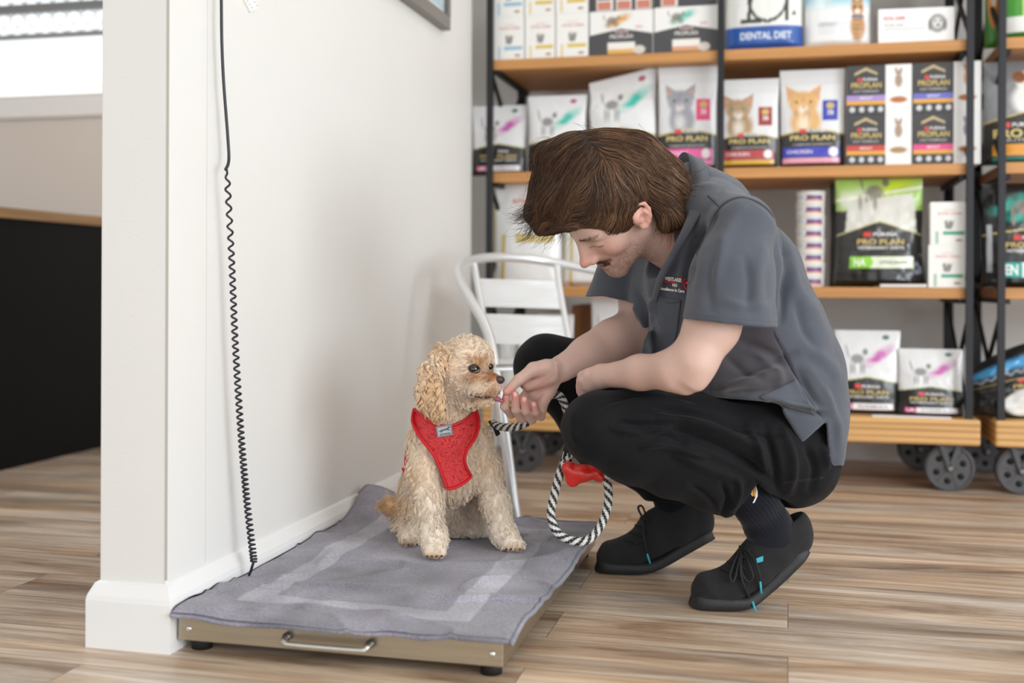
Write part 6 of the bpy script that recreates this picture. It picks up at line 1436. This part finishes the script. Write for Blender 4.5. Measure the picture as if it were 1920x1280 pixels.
# badge
jj=[int(.22*119),int(.42*119)];
def HS(x,y,off):
    d=np.abs(topx(HW.reshape(-1,3))-np.array([x,y])).sum(1); D=HW.reshape(-1,3)[np.argmin(d)][1]; return PC(x,y,D-off)
W=MB(); fr=[(817,800),(847,795),(849,815),(820,820)]; 
fnt=[HS(x,y,.0095) for x,y in fr]; bk=[HS(x,y,.0) for x,y in fr]
W.add(c2w(np.array(fnt+bk)),[(0,1,2,3),(7,6,5,4),(0,4,5,1),(1,5,6,2),(2,6,7,3),(3,7,4,0)],gt)
def TS(u,v):
    u=np.atleast_1d(u);v=np.atleast_1d(v); A0,B0,C0,D0=[np.array(p) for p in (fnt[3],fnt[2],fnt[1],fnt[0])]
    return c2w(np.array([ (A0*(1-a)+B0*a)*(1-b_)+(D0*(1-a)+C0*a)*b_+np.array([0,-.0006,0]) for a,b_ in zip(u,v)]))
put_text(W,'EZYDOG',gd,TS,.18,.86,.12,.3,2)
dogp=[(.10,.45),(.2,.6),(.32,.62),(.5,.66),(.68,.70),(.76,.82),(.84,.84),(.92,.74),(.80,.70),(.76,.6),(.88,.48),(.84,.45),(.7,.55),(.55,.55),(.42,.52),(.30,.40),(.24,.40),(.3,.5),(.2,.52)]
W.add(TS([p[0] for p in dogp],[p[1] for p in dogp]),[tuple(range(len(dogp)))],gd)
for a,b_ in (((.04,.06),(.96,.06)),((.96,.06),(.96,.94)),((.96,.94),(.04,.94)),((.04,.94),(.04,.06))):
    W.beam(TS([a[0]],[a[1]])[0],TS([b_[0]],[b_[1]])[0],.0009,.0009,gd)
attach(W.build('badge'),ho)
# =================== leash ===================
ls=empty('leash',tuple(c2w(np.array([.03,2.44,.13])))); tag(ls,'black and white braided rope leash running from the dog’s harness under the man’s hand','leash')
ropem=mat('braided_rope','#dcdcd8',.8,attr='Col',bump=.6,bscale=500)
def rope(pts,name,r=.0090):
    c_=catmull(pts,14); d=np.r_[0,np.cumsum(np.linalg.norm(np.diff(c_,axis=0),axis=1))]; m=max(int(d[-1]/.0011),8); s_=np.linspace(0,d[-1],m); c_=np.stack([np.interp(s_,d,c_[:,i]) for i in range(3)],1)
    t=np.gradient(c_,axis=0);t/=np.linalg.norm(t,axis=1)[:,None]; nr=np.cross(t[0],[0,1,0]);nr/=np.linalg.norm(nr); V=[];C=[];n=36
    lw=np.array(srgb('#e2e0d8'));dk_=np.array(srgb('#1c1e2a'))
    for i in range(m):
        nr=nr-t[i]*nr.dot(t[i]);nr/=np.linalg.norm(nr);bb=np.cross(t[i],nr)
        for k in range(n):
            a=2*pi*k/n; ph=(3*k/n+s_[i]/.019)%1; w_=ph<.5; 
            dot=((k%4==1)&(i%4==1)); col=(dk_ if w_ else lw) if not dot else (lw*.8 if w_ else dk_*1.2)
            rr_=r*(1+.05*math.cos(4*pi*ph)); V.append(c_[i]+rr_*(math.cos(a)*nr+math.sin(a)*bb)); C.append(col)
    idx=np.arange(m*n).reshape(m,n); Q=np.stack([idx[:-1],np.roll(idx,-1,1)[:-1],np.roll(idx,-1,1)[1:],idx[1:]],-1).reshape(-1,4)
    return mkmesh(name,np.array(V),Q,ropem,cols=np.array(C),parent=ls)
rope([PC(925,794,2.60),PC(940,800,2.57),PC(968,800,2.54),PC(995,787,2.52),PC(1014,765,2.515),PC(1030,742,2.53),PC(1052,745,2.55),PC(1068,790,2.56),PC(1074,830,2.53),PC(1068,860,2.50)],'rope')
rope([PC(1070,852,2.47),PC(1052,882,2.45),PC(1040,925,2.44),PC(1033,965,2.43),PC(1045,998,2.42),PC(1075,1014,2.41),PC(1105,1010,2.41),PC(1130,978,2.42),PC(1141,935,2.43),PC(1136,895,2.44),PC(1118,862,2.47),PC(1085,845,2.48)],'handle_loop')
kb=mat('black_webbing','#18181a',.8)
wtube([PC(920,790,2.60),PC(928,800,2.585),PC(934,815,2.59)],.007,kb,'webbing_tab',ls,10,flat=.5)
wtube([PC(1068,836,2.49),PC(1062,858,2.465),PC(1060,874,2.455)],.0125,kb,'webbing_cuff',ls,12,flat=.6)
wtube([PC(1075,846,2.46),PC(1095,868,2.45),PC(1120,880,2.45)],.012,kb,'webbing_cuff',ls,10,flat=.5)
wtube([PC(1057,846,2.457),PC(1054,860,2.452),PC(1060,866,2.452),PC(1071,858,2.452),PC(1073,846,2.455)],.0012,mat('white_stitching','#d9d9d4',.8),'stitching',ls,5)
bn=SDF(); bn.chain([K(1074,886,2.435,15),K(1092,887,2.432,16),K(1112,885,2.432,13)],k=.008)
for x,y,r in ((1066,877,13),(1074,900,13),(1119,874,12),(1124,894,10)): bn.ell(PC(x,y,2.435),(rp(r,2.43),)*3,k=.008)
V,Q=bn.mesh(.0022); V=relax(V,Q); bo=mkmesh('waste_bag_dispenser',V,Q,mat('glossy_red_plastic','#d8281f',.3,coat=.3)); 
tag(bo,'glossy red bone-shaped bag dispenser hanging on the leash below the man’s knee','dispenser')
